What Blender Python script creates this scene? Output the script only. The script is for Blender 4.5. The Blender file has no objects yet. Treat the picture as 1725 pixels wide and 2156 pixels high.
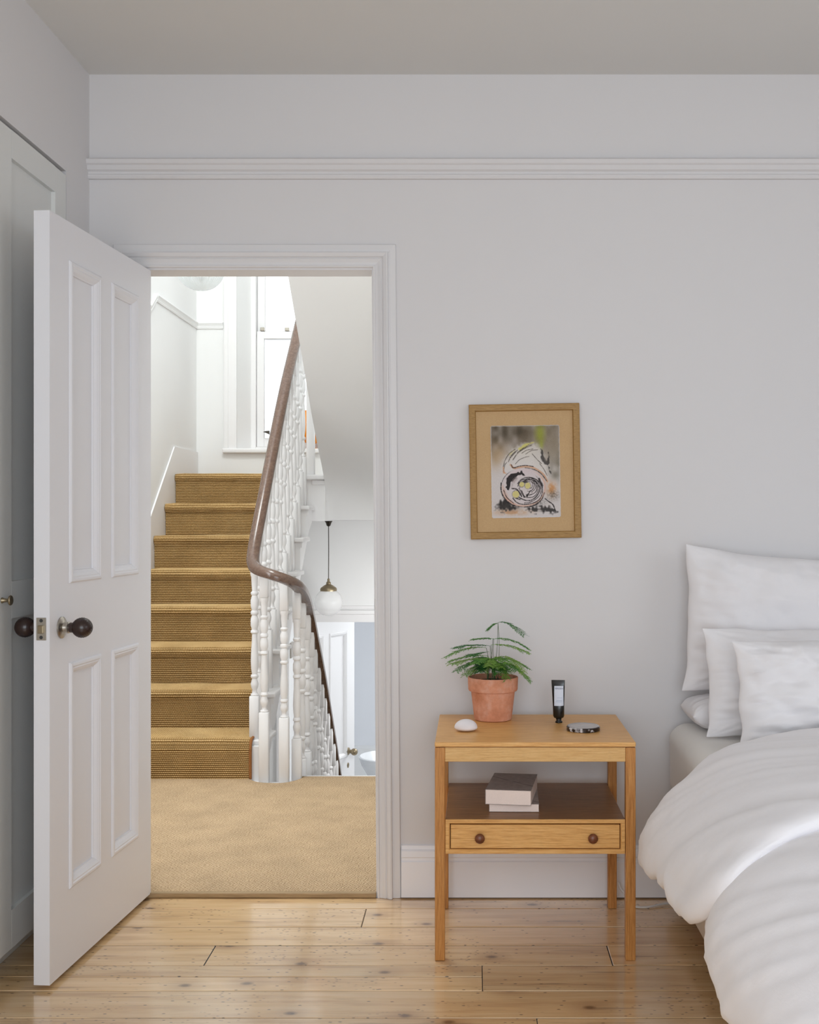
import bpy, bmesh, math, random
import numpy as np
from mathutils import Vector, Matrix, noise
from mathutils.geometry import tessellate_polygon

random.seed(7)
S = bpy.context.scene
COL = S.collection
PI = math.pi
F, HX, HY, D0, CZ = 2409.0, 1000.0, 1090.0, 3.65, 1.21   # focal length in px, vanishing point, wall distance, eye height

# ------------------------------------------------------------------ camera
cam_d = bpy.data.cameras.new('camera')
cam = bpy.data.objects.new('camera', cam_d); COL.objects.link(cam)
cam.location = (0, -D0, CZ); cam.rotation_euler = (PI/2, 0, 0)
cam_d.sensor_fit = 'HORIZONTAL'; cam_d.sensor_width = 36.0
cam_d.lens = 36.0*F/1725.0
cam_d.shift_x = -(HX-862.5)/1725.0
cam_d.shift_y = (HY-1078.0)/1725.0
cam_d.clip_start = 0.05; cam_d.clip_end = 200
S.camera = cam

# ------------------------------------------------------------------ world, lights, exposure
W = bpy.data.worlds.new('overcast_sky'); S.world = W; W.use_nodes = True
bgn = W.node_tree.nodes['Background']
bgn.inputs[0].default_value = (0.93, 0.97, 1.0, 1); bgn.inputs[1].default_value = 1.7

def area(name, loc, target, sx, sy, power, color=(1, 1, 1)):
    l = bpy.data.lights.new(name, 'AREA'); l.shape = 'RECTANGLE'; l.size = sx; l.size_y = sy
    l.energy = power; l.color = color
    o = bpy.data.objects.new(name, l); COL.objects.link(o); o.location = loc
    o.rotation_euler = (Vector(target)-Vector(loc)).to_track_quat('-Z', 'Y').to_euler()
    return o
area('daylight_bay_window', (0.0, -4.37, 1.35), (0.25, -0.9, 0.15), 2.3, 1.9, 47, (0.80, 0.90, 1.0))
area('fill_bedroom_side', (3.14, -2.5, 1.72), (0.45, -0.75, 0.25), 1.7, 1.25, 7, (0.82, 0.91, 1.0))  # added side fill for the bedroom, not a known window
area('fill_stairwell_top', (-1.25, 1.15, 4.5), (-1.15, 1.5, 0), 1.0, 1.3, 66, (0.95, 1.0, 0.98))  # overhead fill added to brighten the stairwell, not a known skylight
area('daylight_stair_window', (-1.05, 4.10, 2.9), (-1.1, 1.0, 1.0), 0.75, 2.2, 2, (0.98, 1.0, 0.99))
area('fill_landing', (-1.80, 0.60, 1.5), (-0.4, 1.7, 0.9), 0.7, 1.3, 18, (0.95, 0.975, 1.0))  # unseen fill lamp by the landing, added to lift soffit and balusters
area('fill_bathroom', (0.15, 5.2, 0.7), (-0.6, 4.6, -1.2), 0.7, 0.9, 20, (0.95, 0.98, 1.0))  # fill lamp added inside the bathroom, no window stands there
area('fill_lower_lobby', (-0.12, 2.85, 0.55), (-0.75, 3.7, -0.2), 0.5, 0.5, 11, (0.98, 0.99, 1.0))  # fill lamp added under the upper flight to brighten the lower lobby

S.view_settings.view_transform = 'Standard'
S.view_settings.look = 'None'
S.view_settings.gamma = 1.0
S.view_settings.use_curve_mapping = False
S.view_settings.exposure = 0.0
S.cycles.max_bounces = 10; S.cycles.diffuse_bounces = 6
S.cycles.caustics_reflective = False; S.cycles.caustics_refractive = False

# ------------------------------------------------------------------ helpers
def P(px, py, d):
    return Vector(((px-HX)*d/F, d-D0, CZ-(py-HY)*d/F))

def link(name, me, mat=None, parent=None, smooth=False, kind=None):
    o = bpy.data.objects.new(name, me); COL.objects.link(o)
    if mat is not None and not me.materials: me.materials.append(mat)
    if smooth:
        for p in me.polygons: p.use_smooth = True
    if parent is not None:
        o.parent = parent
        o.matrix_parent_inverse = Matrix.Translation(-parent.location) if parent.rotation_euler == Vector((0,0,0)) or True else None
    if kind: o['kind'] = kind
    return o

def tag(o, label, cat=None, group=None, kind=None):
    o['label'] = label
    if cat: o['category'] = cat
    if group: o['group'] = group
    if kind: o['kind'] = kind
    return o

def empty(name, loc, label, cat, group=None, kind=None):
    o = bpy.data.objects.new(name, None); COL.objects.link(o); o.location = loc
    o.empty_display_size = 0.05
    return tag(o, label, cat, group, kind)

def mesh_bm(bm, name='m'):
    me = bpy.data.meshes.new(name); bmesh.ops.recalc_face_normals(bm, faces=bm.faces[:]); bm.to_mesh(me); bm.free(); return me

def pydata(verts, faces, name='m', recalc=True):
    me = bpy.data.meshes.new(name); me.from_pydata([tuple(v) for v in verts], [], faces); me.update()
    if recalc:
        bm = bmesh.new(); bm.from_mesh(me); bmesh.ops.recalc_face_normals(bm, faces=bm.faces[:]); bm.to_mesh(me); bm.free()
    return me

def add_box(bm, x0, x1, y0, y1, z0, z1, bev=0.0, seg=2):
    r = bmesh.ops.create_cube(bm, size=1.0)
    vs = r['verts']
    for v in vs:
        v.co = Vector(((x0+x1)/2+v.co.x*(x1-x0), (y0+y1)/2+v.co.y*(y1-y0), (z0+z1)/2+v.co.z*(z1-z0)))
    if bev > 0:
        es = list({e for v in vs for e in v.link_edges})
        bmesh.ops.bevel(bm, geom=es, offset=bev, segments=seg, profile=0.5, affect='EDGES')
    return vs

def box(name, x0, x1, y0, y1, z0, z1, mat, parent=None, bev=0.0, seg=2, kind=None):
    bm = bmesh.new(); add_box(bm, x0, x1, y0, y1, z0, z1, bev, seg)
    return link(name, mesh_bm(bm), mat, parent, kind=kind)

def prism_mesh(pts, axis, a0, a1):
    """extrude a 2D polygon along an axis. axis 'Y': pts=(x,z); 'X': pts=(y,z); 'Z': pts=(x,y)"""
    def mk(p, a):
        return {'Y': (p[0], a, p[1]), 'X': (a, p[0], p[1]), 'Z': (p[0], p[1], a)}[axis]
    n = len(pts)
    vs = [mk(p, a0) for p in pts]+[mk(p, a1) for p in pts]
    tri = tessellate_polygon([[Vector((p[0], p[1], 0)) for p in pts]])
    fs = [list(t) for t in tri]+[[n+i for i in t] for t in tri]+[[i, (i+1) % n, n+(i+1) % n, n+i] for i in range(n)]
    return pydata(vs, fs)

def sweep_flat(profile, path, to3d, closed=False):
    """mitred moulding: path = 2D polyline in a plane, profile = (offset to the left of path, height) list; to3d(a,b,h)"""
    n = len(path); vs = []; m = len(profile)
    P2 = [Vector(p) for p in path]
    for i in range(n):
        if closed or 0 < i < n-1:
            d0 = (P2[i]-P2[i-1]).normalized(); d1 = (P2[(i+1) % n]-P2[i]).normalized()
        elif i == 0: d0 = d1 = (P2[1]-P2[0]).normalized()
        else: d0 = d1 = (P2[-1]-P2[-2]).normalized()
        n0 = Vector((-d0.y, d0.x)); n1 = Vector((-d1.y, d1.x))
        mi = (n0+n1); mi = mi/max(1e-6, mi.length); mi = mi/max(0.2, mi.dot(n0))
        for (u, h) in profile:
            q = P2[i]+mi*u; vs.append(to3d(q.x, q.y, h))
    fs = []
    for i in range(n if closed else n-1):
        j = (i+1) % n
        for k in range(m-1): fs.append([i*m+k, i*m+k+1, j*m+k+1, j*m+k])
    if not closed:
        fs.append(list(range(m))); fs.append([(n-1)*m+k for k in range(m-1, -1, -1)])
    return pydata(vs, fs)

def lathe_mesh(prof, seg=32, axis='Z', closed_ends=True, wob=None):
    vs, fs = [], []
    for (r, h) in prof:
        for k in range(seg):
            a = 2*PI*k/seg; rr = r*(wob(a, h) if wob else 1)
            c, s = rr*math.cos(a), rr*math.sin(a)
            vs.append({'Z': (c, s, h), 'X': (h, c, s), 'Y': (c, h, s)}[axis])
    n = len(prof)
    for i in range(n-1):
        for k in range(seg):
            k2 = (k+1) % seg
            fs.append([i*seg+k, i*seg+k2, (i+1)*seg+k2, (i+1)*seg+k])
    if closed_ends:
        fs.append(list(range(seg-1, -1, -1))); fs.append([(n-1)*seg+k for k in range(seg)])
    return pydata(vs, fs)

def place(o, loc, rot=None):
    o.location = loc
    if rot: o.rotation_euler = rot
    return o

def lathe(name, prof, mat, parent=None, loc=(0, 0, 0), seg=32, axis='Z', rot=None, closed_ends=True, wob=None):
    me = lathe_mesh(prof, seg, axis, closed_ends, wob)
    M = Matrix.Translation(Vector(loc)) @ (Matrix.Rotation(rot[2], 4, 'Z') if rot else Matrix.Identity(4))
    me.transform(M)
    o = link(name, me, mat, parent, smooth=True)
    auto_smooth(o)
    return o

def auto_smooth(o, ang=0.7):
    me = o.data
    bm = bmesh.new(); bm.from_mesh(me)
    for e in bm.edges:
        if len(e.link_faces) == 2:
            try:
                if e.calc_face_angle() > ang: e.smooth = False
            except ValueError: pass
    bm.to_mesh(me); bm.free()

def catmull(pts, n):
    pts = [Vector(p) for p in pts]; out = []
    pp = [pts[0]*2-pts[1]]+pts+[pts[-1]*2-pts[-2]]
    for i in range(1, len(pp)-2):
        p0, p1, p2, p3 = pp[i-1:i+3]
        for k in range(n):
            t = k/n
            out.append(0.5*((2*p1)+(p2-p0)*t+(2*p0-5*p1+4*p2-p3)*t*t+(3*p1-p0-3*p2+p3)*t**3))
    out.append(pts[-1]); return out

def tube_mesh(path, radius, seg=8, rfun=None):
    vs, fs = [], []
    n = len(path)
    up = Vector((0.13, 0.2, 0.97))
    for i, p in enumerate(path):
        t = (path[min(i+1, n-1)]-path[max(i-1, 0)]).normalized()
        a = t.cross(up)
        if a.length < 1e-3: a = t.cross(Vector((1, 0, 0)))
        a.normalize(); b = a.cross(t)
        r = rfun(i/(n-1)) if rfun else radius
        for k in range(seg):
            th = 2*PI*k/seg; vs.append(p+a*(r*math.cos(th))+b*(r*math.sin(th)))
    for i in range(n-1):
        for k in range(seg):
            k2 = (k+1) % seg; fs.append([i*seg+k, i*seg+k2, (i+1)*seg+k2, (i+1)*seg+k])
    fs.append(list(range(seg-1, -1, -1))); fs.append([(n-1)*seg+k for k in range(seg)])
    return pydata(vs, fs)

def sweep_up(profile, path):
    """profile (side, height) swept along a 3D path keeping +Z as up"""
    vs, fs = [], []; n, m = len(path), len(profile)
    for i, p in enumerate(path):
        t = (path[min(i+1, n-1)]-path[max(i-1, 0)]).normalized()
        s = t.cross(Vector((0, 0, 1))).normalized(); u = s.cross(t)
        for (a, b) in profile: vs.append(p+s*a+u*b)
    for i in range(n-1):
        for k in range(m):
            k2 = (k+1) % m; fs.append([i*m+k, i*m+k2, (i+1)*m+k2, (i+1)*m+k])
    fs.append(list(range(m))); fs.append([(n-1)*m+k for k in range(m-1, -1, -1)])
    return pydata(vs, fs)

# ------------------------------------------------------------------ materials
class NT:
    def __init__(self, name):
        self.m = bpy.data.materials.new(name); self.m.use_nodes = True
        self.t = self.m.node_tree; self.b = self.t.nodes['Principled BSDF']
        self.out = self.t.nodes['Material Output']
    def n(self, typ, **kw):
        x = self.t.nodes.new(typ)
        for k, v in kw.items():
            if hasattr(x, k): setattr(x, k, v)
        return x
    def l(self, a, b): self.t.links.new(a, b)
    def val(self, node, **kw):
        for k, v in kw.items(): node.inputs[k.replace('_', ' ')].default_value = v
        return node
    def coords(self, scale=(1, 1, 1), space='Object', rnd=False):
        tc = self.n('ShaderNodeTexCoord'); mp = self.n('ShaderNodeMapping'); mp.inputs['Scale'].default_value = scale
        src = tc.outputs[space]
        if rnd:
            oi = self.n('ShaderNodeObjectInfo'); ma = self.n('ShaderNodeVectorMath', operation='MULTIPLY_ADD')
            cb = self.n('ShaderNodeCombineXYZ')
            for i in range(3): self.l(oi.outputs['Random'], cb.inputs[i])
            self.l(cb.outputs[0], ma.inputs[0]); ma.inputs[1].default_value = (31.7, 17.3, 9.1); self.l(src, ma.inputs[2])
            src = ma.outputs[0]
        self.l(src, mp.inputs['Vector']); return mp.outputs[0]
    def noise(self, vec, scale, detail=4, rough=0.55):
        x = self.n('ShaderNodeTexNoise'); x.inputs['Scale'].default_value = scale; x.inputs['Detail'].default_value = detail
        x.inputs['Roughness'].default_value = rough
        if vec is not None: self.l(vec, x.inputs['Vector'])
        return x.outputs['Fac']
    def ramp(self, fac, stops):
        r = self.n('ShaderNodeValToRGB'); e = r.color_ramp.elements
        while len(e) < len(stops): e.new(0.5)
        for i, (p, c) in enumerate(stops):
            e[i].position = p; e[i].color = (c[0], c[1], c[2], 1) if not isinstance(c, (int, float)) else (c, c, c, 1)
        self.l(fac, r.inputs['Fac']); return r.outputs['Color']
    def mix(self, fac, a, b, blend='MIX'):
        x = self.n('ShaderNodeMix', data_type='RGBA', blend_type=blend)
        for src, i in ((fac, 0), (a, 6), (b, 7)):
            if hasattr(src, 'links') or isinstance(src, bpy.types.NodeSocket): self.l(src, x.inputs[i])
            elif isinstance(src, (int, float)): x.inputs[i].default_value = src
            else: x.inputs[i].default_value = (*src[:3], 1)
        return x.outputs[2]
    def math(self, op, a, b=0.0, c=0.0):
        x = self.n('ShaderNodeMath', operation=op)
        for i, s in enumerate((a, b, c)):
            if isinstance(s, bpy.types.NodeSocket): self.l(s, x.inputs[i])
            else: x.inputs[i].default_value = s
        return x.outputs[0]
    def bump(self, h, strength=0.2, dist=0.002):
        x = self.n('ShaderNodeBump'); x.inputs['Strength'].default_value = strength; x.inputs['Distance'].default_value = dist
        self.l(h, x.inputs['Height']); self.l(x.outputs[0], self.b.inputs['Normal'])
    def base(self, c):
        if isinstance(c, bpy.types.NodeSocket): self.l(c, self.b.inputs['Base Color'])
        else: self.b.inputs['Base Color'].default_value = (*c, 1)
    def rough(self, r):
        if isinstance(r, bpy.types.NodeSocket): self.l(r, self.b.inputs['Roughness'])
        else: self.b.inputs['Roughness'].default_value = r

def lin(r, g, b):
    f = lambda v: ((v/255+0.055)/1.055)**2.4 if v > 10.31 else v/255/12.92
    return (f(r), f(g), f(b))

def paint(name, c, rough=0.6, var=0.03, bump=0.05, nscale=3.0):
    t = NT(name); v = t.coords()
    f = t.noise(v, nscale, 3)
    t.base(t.mix(f, [x*(1-var) for x in c], [min(1, x*(1+var)) for x in c]))
    t.rough(rough)
    t.bump(t.noise(v, 260, 2), bump, 0.001)
    t.b.inputs['Specular IOR Level'].default_value = 0.35
    return t.m

M_wall = paint('wall_paint', (0.705, 0.688, 0.692), 0.75, 0.012)
M_ceil = paint('ceiling_paint', (0.70, 0.695, 0.68), 0.85, 0.012)
M_trim = paint('trim_paint', (0.87, 0.87, 0.90), 0.42, 0.01, 0.03)
M_arch = paint('architrave_paint', (0.725, 0.71, 0.715), 0.45, 0.01, 0.03)
M_door = paint('door_paint', (0.76, 0.755, 0.785), 0.42, 0.012, 0.04)
M_ward = paint('wardrobe_paint', (0.72, 0.72, 0.70), 0.5, 0.012, 0.04)
M_hall = paint('hall_wall_paint', (0.81, 0.81, 0.805), 0.7, 0.012)
M_hwood = paint('hall_woodwork_paint', (0.80, 0.79, 0.79), 0.4, 0.012, 0.03)
M_dark = paint('dark_void_paint', (0.02, 0.02, 0.02), 0.9)

def metal(name, c, rough=0.3, var=0.2):
    t = NT(name); v = t.coords(); f = t.noise(v, 120, 4)
    t.base(t.mix(f, [x*(1-var) for x in c], c)); t.b.inputs['Metallic'].default_value = 1.0; t.rough(rough); return t.m
M_nickel = metal('aged_nickel', (0.50, 0.46, 0.40), 0.28)
M_brass = metal('aged_brass', (0.36, 0.29, 0.19), 0.38)
M_bronze = metal('dark_bronze', (0.07, 0.06, 0.05), 0.4)

def wood(name, dark, mid, light, scale=(1, 14, 14), axis='X', rough=0.42, rnd=True, nsc=9, spec=0.4):
    t = NT(name)
    sc = {'X': (scale[0], scale[1], scale[2]), 'Z': (scale[1], scale[2], scale[0]), 'Y': (scale[1], scale[0], scale[2])}[axis]
    v = t.coords(sc, rnd=rnd)
    f = t.noise(v, nsc, 6, 0.62); f2 = t.noise(v, nsc*5, 3, 0.6)
    c = t.ramp(f, [(0.28, dark), (0.5, mid), (0.74, light)])
    pores = t.ramp(f2, [(0.36, 0.80), (0.5, 1.0)])
    t.base(t.mix(0.7, c, pores, 'MULTIPLY')); t.rough(rough)
    t.bump(f2, 0.12, 0.0006); t.b.inputs['Specular IOR Level'].default_value = spec
    return t.m
OD, OM, OL = lin(190, 132, 68), lin(222, 168, 100), lin(234, 188, 124)
M_oakX = wood('oak_veneer_lengthwise', OD, OM, OL, (1.5, 34, 34), 'X', 0.38)
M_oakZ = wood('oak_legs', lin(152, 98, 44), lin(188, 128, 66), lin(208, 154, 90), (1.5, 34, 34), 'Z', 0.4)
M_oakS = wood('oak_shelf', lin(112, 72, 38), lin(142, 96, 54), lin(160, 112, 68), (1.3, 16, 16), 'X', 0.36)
M_oakR = wood('oak_rail', lin(196, 146, 84), lin(216, 172, 110), lin(226, 188, 130), (1.6, 34, 34), 'X', 0.42)
M_teak = wood('turned_teak', lin(84, 46, 26), lin(118, 68, 42), lin(136, 84, 54), (2, 8, 8), 'X', 0.3)
M_rail = wood('mahogany_handrail', lin(84, 60, 46), lin(98, 74, 60), lin(112, 88, 74), (10, 1.5, 10), 'X', 0.22, rnd=False, spec=0.7)
M_frame = wood('gilt_oak_frame', lin(138, 102, 52), lin(164, 126, 70), lin(180, 142, 86), (4, 40, 40), 'X', 0.5)
M_thresh = wood('threshold_wood', lin(138, 114, 80), lin(164, 138, 102), lin(180, 154, 118), (1, 20, 20), 'X', 0.6)

def pine():
    t = NT('pine_floorboard')
    v = t.coords((1, 1, 1), rnd=True)
    mp = t.n('ShaderNodeMapping'); t.l(v, mp.inputs[0]); mp.inputs['Scale'].default_value = (0.9, 11, 11)
    wob = t.noise(mp.outputs[0], 3.0, 5, 0.6)
    mp2 = t.n('ShaderNodeMapping'); t.l(v, mp2.inputs[0]); mp2.inputs['Scale'].default_value = (1.0, 30, 30)
    gr = t.noise(mp2.outputs[0], 5.0, 5, 0.65)
    c = t.ramp(wob, [(0.25, lin(194, 154, 108)), (0.5, lin(228, 192, 144)), (0.75, lin(240, 210, 166))])
    c = t.mix(0.55, c, t.ramp(gr, [(0.3, 0.80), (0.6, 1.0)]), 'MULTIPLY')
    oi = t.n('ShaderNodeObjectInfo')
    c = t.mix(1.0, c, t.ramp(oi.outputs['Random'], [(0.0, (0.86, 0.84, 0.82)), (0.5, (1.0, 0.98, 0.96)), (1.0, (1.06, 1.04, 1.0))]), 'MULTIPLY')
    # knots
    mk = t.n('ShaderNodeMapping'); t.l(v, mk.inputs[0]); mk.inputs['Scale'].default_value = (1.0, 1.5, 1.5)
    vo = t.n('ShaderNodeTexVoronoi', voronoi_dimensions='2D'); t.l(mk.outputs[0], vo.inputs['Vector']); vo.inputs['Scale'].default_value = 4.2
    sel = t.n('ShaderNodeSeparateColor'); t.l(vo.outputs['Color'], sel.inputs[0])
    on = t.math('GREATER_THAN', sel.outputs[0], 0.55)
    kn = t.math('MULTIPLY', t.ramp(vo.outputs['Distance'], [(0.03, 1.0), (0.085, 0.0)]), on)
    c = t.mix(t.math('MULTIPLY', kn, 0.85), c, lin(58, 36, 22))
    ha = t.math('MULTIPLY', t.ramp(vo.outputs['Distance'], [(0.05, 1.0), (0.30, 0.0)]), on)
    c = t.mix(t.math('MULTIPLY', ha, 0.35), c, lin(126, 82, 46))
    # dents, nail marks: short dark dashes along the grain
    md = t.n('ShaderNodeMapping'); t.l(v, md.inputs[0]); md.inputs['Scale'].default_value = (1.0, 2.4, 2.4)
    v2 = t.n('ShaderNodeTexVoronoi', voronoi_dimensions='2D'); t.l(md.outputs[0], v2.inputs['Vector']); v2.inputs['Scale'].default_value = 17
    s2 = t.n('ShaderNodeSeparateColor'); t.l(v2.outputs['Color'], s2.inputs[0])
    dn = t.math('MULTIPLY', t.ramp(v2.outputs['Distance'], [(0.05, 1.0), (0.10, 0.0)]), t.math('GREATER_THAN', s2.outputs[1], 0.70))
    v3 = t.n('ShaderNodeTexVoronoi', voronoi_dimensions='2D'); t.l(md.outputs[0], v3.inputs['Vector']); v3.inputs['Scale'].default_value = 41
    s3 = t.n('ShaderNodeSeparateColor'); t.l(v3.outputs['Color'], s3.inputs[0])
    clump = t.ramp(t.noise(v, 3.0, 2), [(0.5, 0.0), (0.6, 1.0)])
    dn = t.math('MAXIMUM', dn, t.math('MULTIPLY', t.math('MULTIPLY', t.ramp(v3.outputs['Distance'], [(0.08, 1.0), (0.2, 0.0)]), t.math('GREATER_THAN', s3.outputs[1], 0.72)), clump))
    c = t.mix(t.math('MULTIPLY', dn, 0.92), c, lin(52, 34, 24))
    # long dark figure streaks
    ms = t.n('ShaderNodeMapping'); t.l(v, ms.inputs[0]); ms.inputs['Scale'].default_value = (1.6, 26, 26)
    st = t.noise(ms.outputs[0], 2.2, 3, 0.5)
    c = t.mix(t.ramp(st, [(0.62, 0.0), (0.72, 0.5)]), c, lin(98, 68, 44))
    t.base(c)
    t.rough(t.math('MULTIPLY_ADD', gr, 0.14, 0.26)); t.b.inputs['Coat Weight'].default_value = 1.0; t.b.inputs['Coat Roughness'].default_value = 0.13; t.b.inputs['Coat IOR'].default_value = 2.3
    h = t.math('SUBTRACT', t.math('MULTIPLY', gr, 0.5), t.math('MULTIPLY', dn, 1.0))
    t.bump(h, 0.25, 0.0012)
    t.b.inputs['Specular IOR Level'].default_value = 0.5
    return t.m
M_pine = pine()

def sisal(name, ribs_dark, a, b, uvs=True, landing=False):
    t = NT(name)
    tc = t.n('ShaderNodeTexCoord'); sp = t.n('ShaderNodeSeparateXYZ'); t.l(tc.outputs['UV'], sp.inputs[0])
    x, y = sp.outputs[0], sp.outputs[1]       # metres along the rib, metres across the ribs
    if landing:
        x = t.math('ADD', x, t.math('MULTIPLY_ADD', t.noise(tc.outputs['UV'], 55, 2), 0.02, -0.01)); y = t.math('ADD', y, t.math('MULTIPLY_ADD', t.noise(tc.outputs['UV'], 38, 2), 0.016, -0.008))
    pitch = 0.0095 if not landing else 0.0085
    row = t.math('FLOOR', t.math('DIVIDE', y, pitch))
    fy = t.math('FRACT', t.math('DIVIDE', y, pitch))
    off = t.math('MULTIPLY', t.math('MODULO', row, 2.0), 0.5)
    if landing: off = t.math('MULTIPLY', row, 0.37)
    bead = 0.0085 if not landing else 0.014
    fx = t.math('FRACT', t.math('ADD', t.math('DIVIDE', x, bead), off))
    ry = t.math('SINE', t.math('MULTIPLY', fy, PI)); rx = t.math('SINE', t.math('MULTIPLY', fx, PI))
    h = t.math('MULTIPLY', t.math('POWER', ry, 0.6), t.math('MULTIPLY_ADD', rx, 0.45, 0.55))
    nz = t.noise(tc.outputs['UV'], 240, 3)
    big = t.noise(tc.outputs['UV'], 7, 3)
    hh = t.math('ADD', h, t.math('MULTIPLY_ADD', nz, 0.6 if not landing else 1.3, -0.3 if not landing else -0.65))
    c = t.ramp(hh, [(0.12 if not landing else 0.0, ribs_dark), (0.55, a), (0.95, b)])
    c = t.mix(1.0, c, t.ramp(big, [(0.3, 0.88), (0.7, 1.06)]), 'MULTIPLY')
    t.base(c); t.rough(0.9); t.bump(hh, 0.8 if not landing else 0.5, 0.003); t.b.inputs['Specular IOR Level'].default_value = 0.15
    return t.m
M_sisal = sisal('sisal_boucle_ribbed', lin(46, 28, 8), lin(152, 114, 62), lin(212, 182, 132))
M_sisal_land = sisal('sisal_boucle_landing', lin(118, 96, 68), lin(188, 160, 126), lin(206, 182, 150), landing=True)
M_bind = paint('carpet_binding', lin(150, 98, 54), 0.8, 0.15)

def cloth(name, c, bump=0.25, wr=18):
    t = NT(name); v = t.coords()
    f = t.noise(v, wr, 5, 0.6)
    t.base(t.mix(f, [x*0.97 for x in c], c)); t.rough(0.9)
    t.b.inputs['Sheen Weight'].default_value = 0.15
    w = t.noise(v, 900, 2)
    t.bump(t.math('ADD', t.math('MULTIPLY', f, 1.0), t.math('MULTIPLY', w, 0.12)), bump, 0.006)
    t.b.inputs['Specular IOR Level'].default_value = 0.2
    return t.m
M_linen = cloth('white_linen', (0.87, 0.85, 0.87), 0.22, 14)
M_linen2 = cloth('pillow_cotton', (0.82, 0.80, 0.815), 0.18, 12)
M_sheet = cloth('fitted_sheet_cotton', (0.76, 0.735, 0.70), 0.2, 10)
M_divan = cloth('divan_fabric', (0.62, 0.52, 0.40), 0.15, 30)

def glass(name, tint=(1, 1, 1), alpha=0.12, rough=0.03):
    t = NT(name)
    tr = t.n('ShaderNodeBsdfTransparent'); tr.inputs[0].default_value = (*tint, 1)
    gl = t.n('ShaderNodeBsdfGlossy'); gl.inputs['Roughness'].default_value = rough
    fr = t.n('ShaderNodeFresnel'); fr.inputs['IOR'].default_value = 1.45
    mx = t.n('ShaderNodeMixShader')
    t.l(t.math('MULTIPLY_ADD', fr.outputs[0], 0.9, alpha*0.3), mx.inputs[0]); t.l(tr.outputs[0], mx.inputs[1]); t.l(gl.outputs[0], mx.inputs[2])
    t.l(mx.outputs[0], t.out.inputs['Surface']); return t.m
M_pane = glass('window_glass')

def frosted(name, c, alpha):
    t = NT(name); t.base(c); t.rough(0.12); t.b.inputs['Alpha'].default_value = alpha
    v = t.coords(); t.bump(t.noise(v, 30, 2), 0.05, 0.002)
    return t.m
M_globe = frosted('etched_globe_glass', (0.95, 0.95, 0.95), 0.36)
M_ribglass = frosted('ribbed_lamp_glass', (0.80, 0.84, 0.85), 0.55)
M_amber = None
def amber():
    t = NT('amber_glass'); v = t.coords(); f = t.noise(v, 12, 3)
    t.base(t.mix(f, lin(226, 118, 10), lin(250, 168, 50))); t.rough(0.12)
    return t.m
M_amber = amber()

def simple(name, c, rough=0.5, var=0.05, scale=40, spec=0.5, bump=0.0):
    t = NT(name); v = t.coords(); f = t.noise(v, scale, 4)
    t.base(t.mix(f, [x*(1-var) for x in c], [min(1, x*(1+var)) for x in c])); t.rough(rough)
    t.b.inputs['Specular IOR Level'].default_value = spec
    if bump: t.bump(f, bump, 0.002)
    return t.m
M_bake = simple('dark_turned_ebony', (0.028, 0.013, 0.010), 0.28, 0.3, 60)
M_screw = simple('dark_screw_recess', (0.03, 0.03, 0.03), 0.5)
M_ceram = simple('white_ceramic', (0.80, 0.81, 0.82), 0.15)
M_pebble = simple('chalk_stone', (0.80, 0.75, 0.76), 0.7, 0.04, 60, 0.3, 0.1)
M_blackpl = simple('black_tube_plastic', (0.008, 0.007, 0.006), 0.22, 0.2, 30)
M_labelw = simple('label_paper', (0.66, 0.70, 0.80), 0.5, 0.02)
M_ink = simple('label_ink', lin(46, 62, 92), 0.6)
M_inkpale = simple('label_ink_pale', lin(150, 162, 184), 0.6)
M_page = simple('book_page_block', (0.88, 0.74, 0.67), 0.8, 0.06, 300, 0.2, 0.2)
M_cable = simple('white_cable', (0.75, 0.75, 0.74), 0.4)
M_soil = simple('potting_soil', (0.035, 0.02, 0.012), 0.95, 0.5, 120, 0.2, 0.8)
M_tileblue = simple('pale_blue_wall', lin(232, 234, 238), 0.4, 0.02, 6)
M_mount = None

def terracotta():
    t = NT('terracotta'); v = t.coords()
    f = t.noise(v, 16, 6, 0.65); g = t.noise(v, 90, 3)
    c = t.ramp(f, [(0.3, lin(192, 124, 90)), (0.52, lin(212, 148, 118)), (0.72, lin(220, 174, 154))])
    c = t.mix(0.35, c, t.ramp(g, [(0.35, 0.8), (0.6, 1.0)]), 'MULTIPLY')
    t.base(c); t.rough(0.85); t.bump(g, 0.15, 0.001); t.b.inputs['Specular IOR Level'].default_value = 0.2
    return t.m
M_terra = terracotta()

def marble():
    t = NT('black_marble'); v = t.coords()
    wn = t.n('ShaderNodeTexNoise'); t.l(v, wn.inputs['Vector']); wn.inputs['Scale'].default_value = 14; wn.inputs['Detail'].default_value = 6
    f = t.noise(v, 42, 5, 0.6)
    vein = t.ramp(t.math('ABSOLUTE', t.math('SUBTRACT', wn.outputs['Fac'], 0.5)), [(0.012, 1.0), (0.045, 0.0)])
    patch = t.ramp(f, [(0.6, 0.0), (0.64, 1.0)])
    m = t.math('MAXIMUM', vein, t.math('MULTIPLY', patch, 0.85))
    t.base(t.mix(m, (0.018, 0.010, 0.008), (0.62, 0.60, 0.62))); t.rough(0.12)
    return t.m
M_marble = marble()

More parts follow.
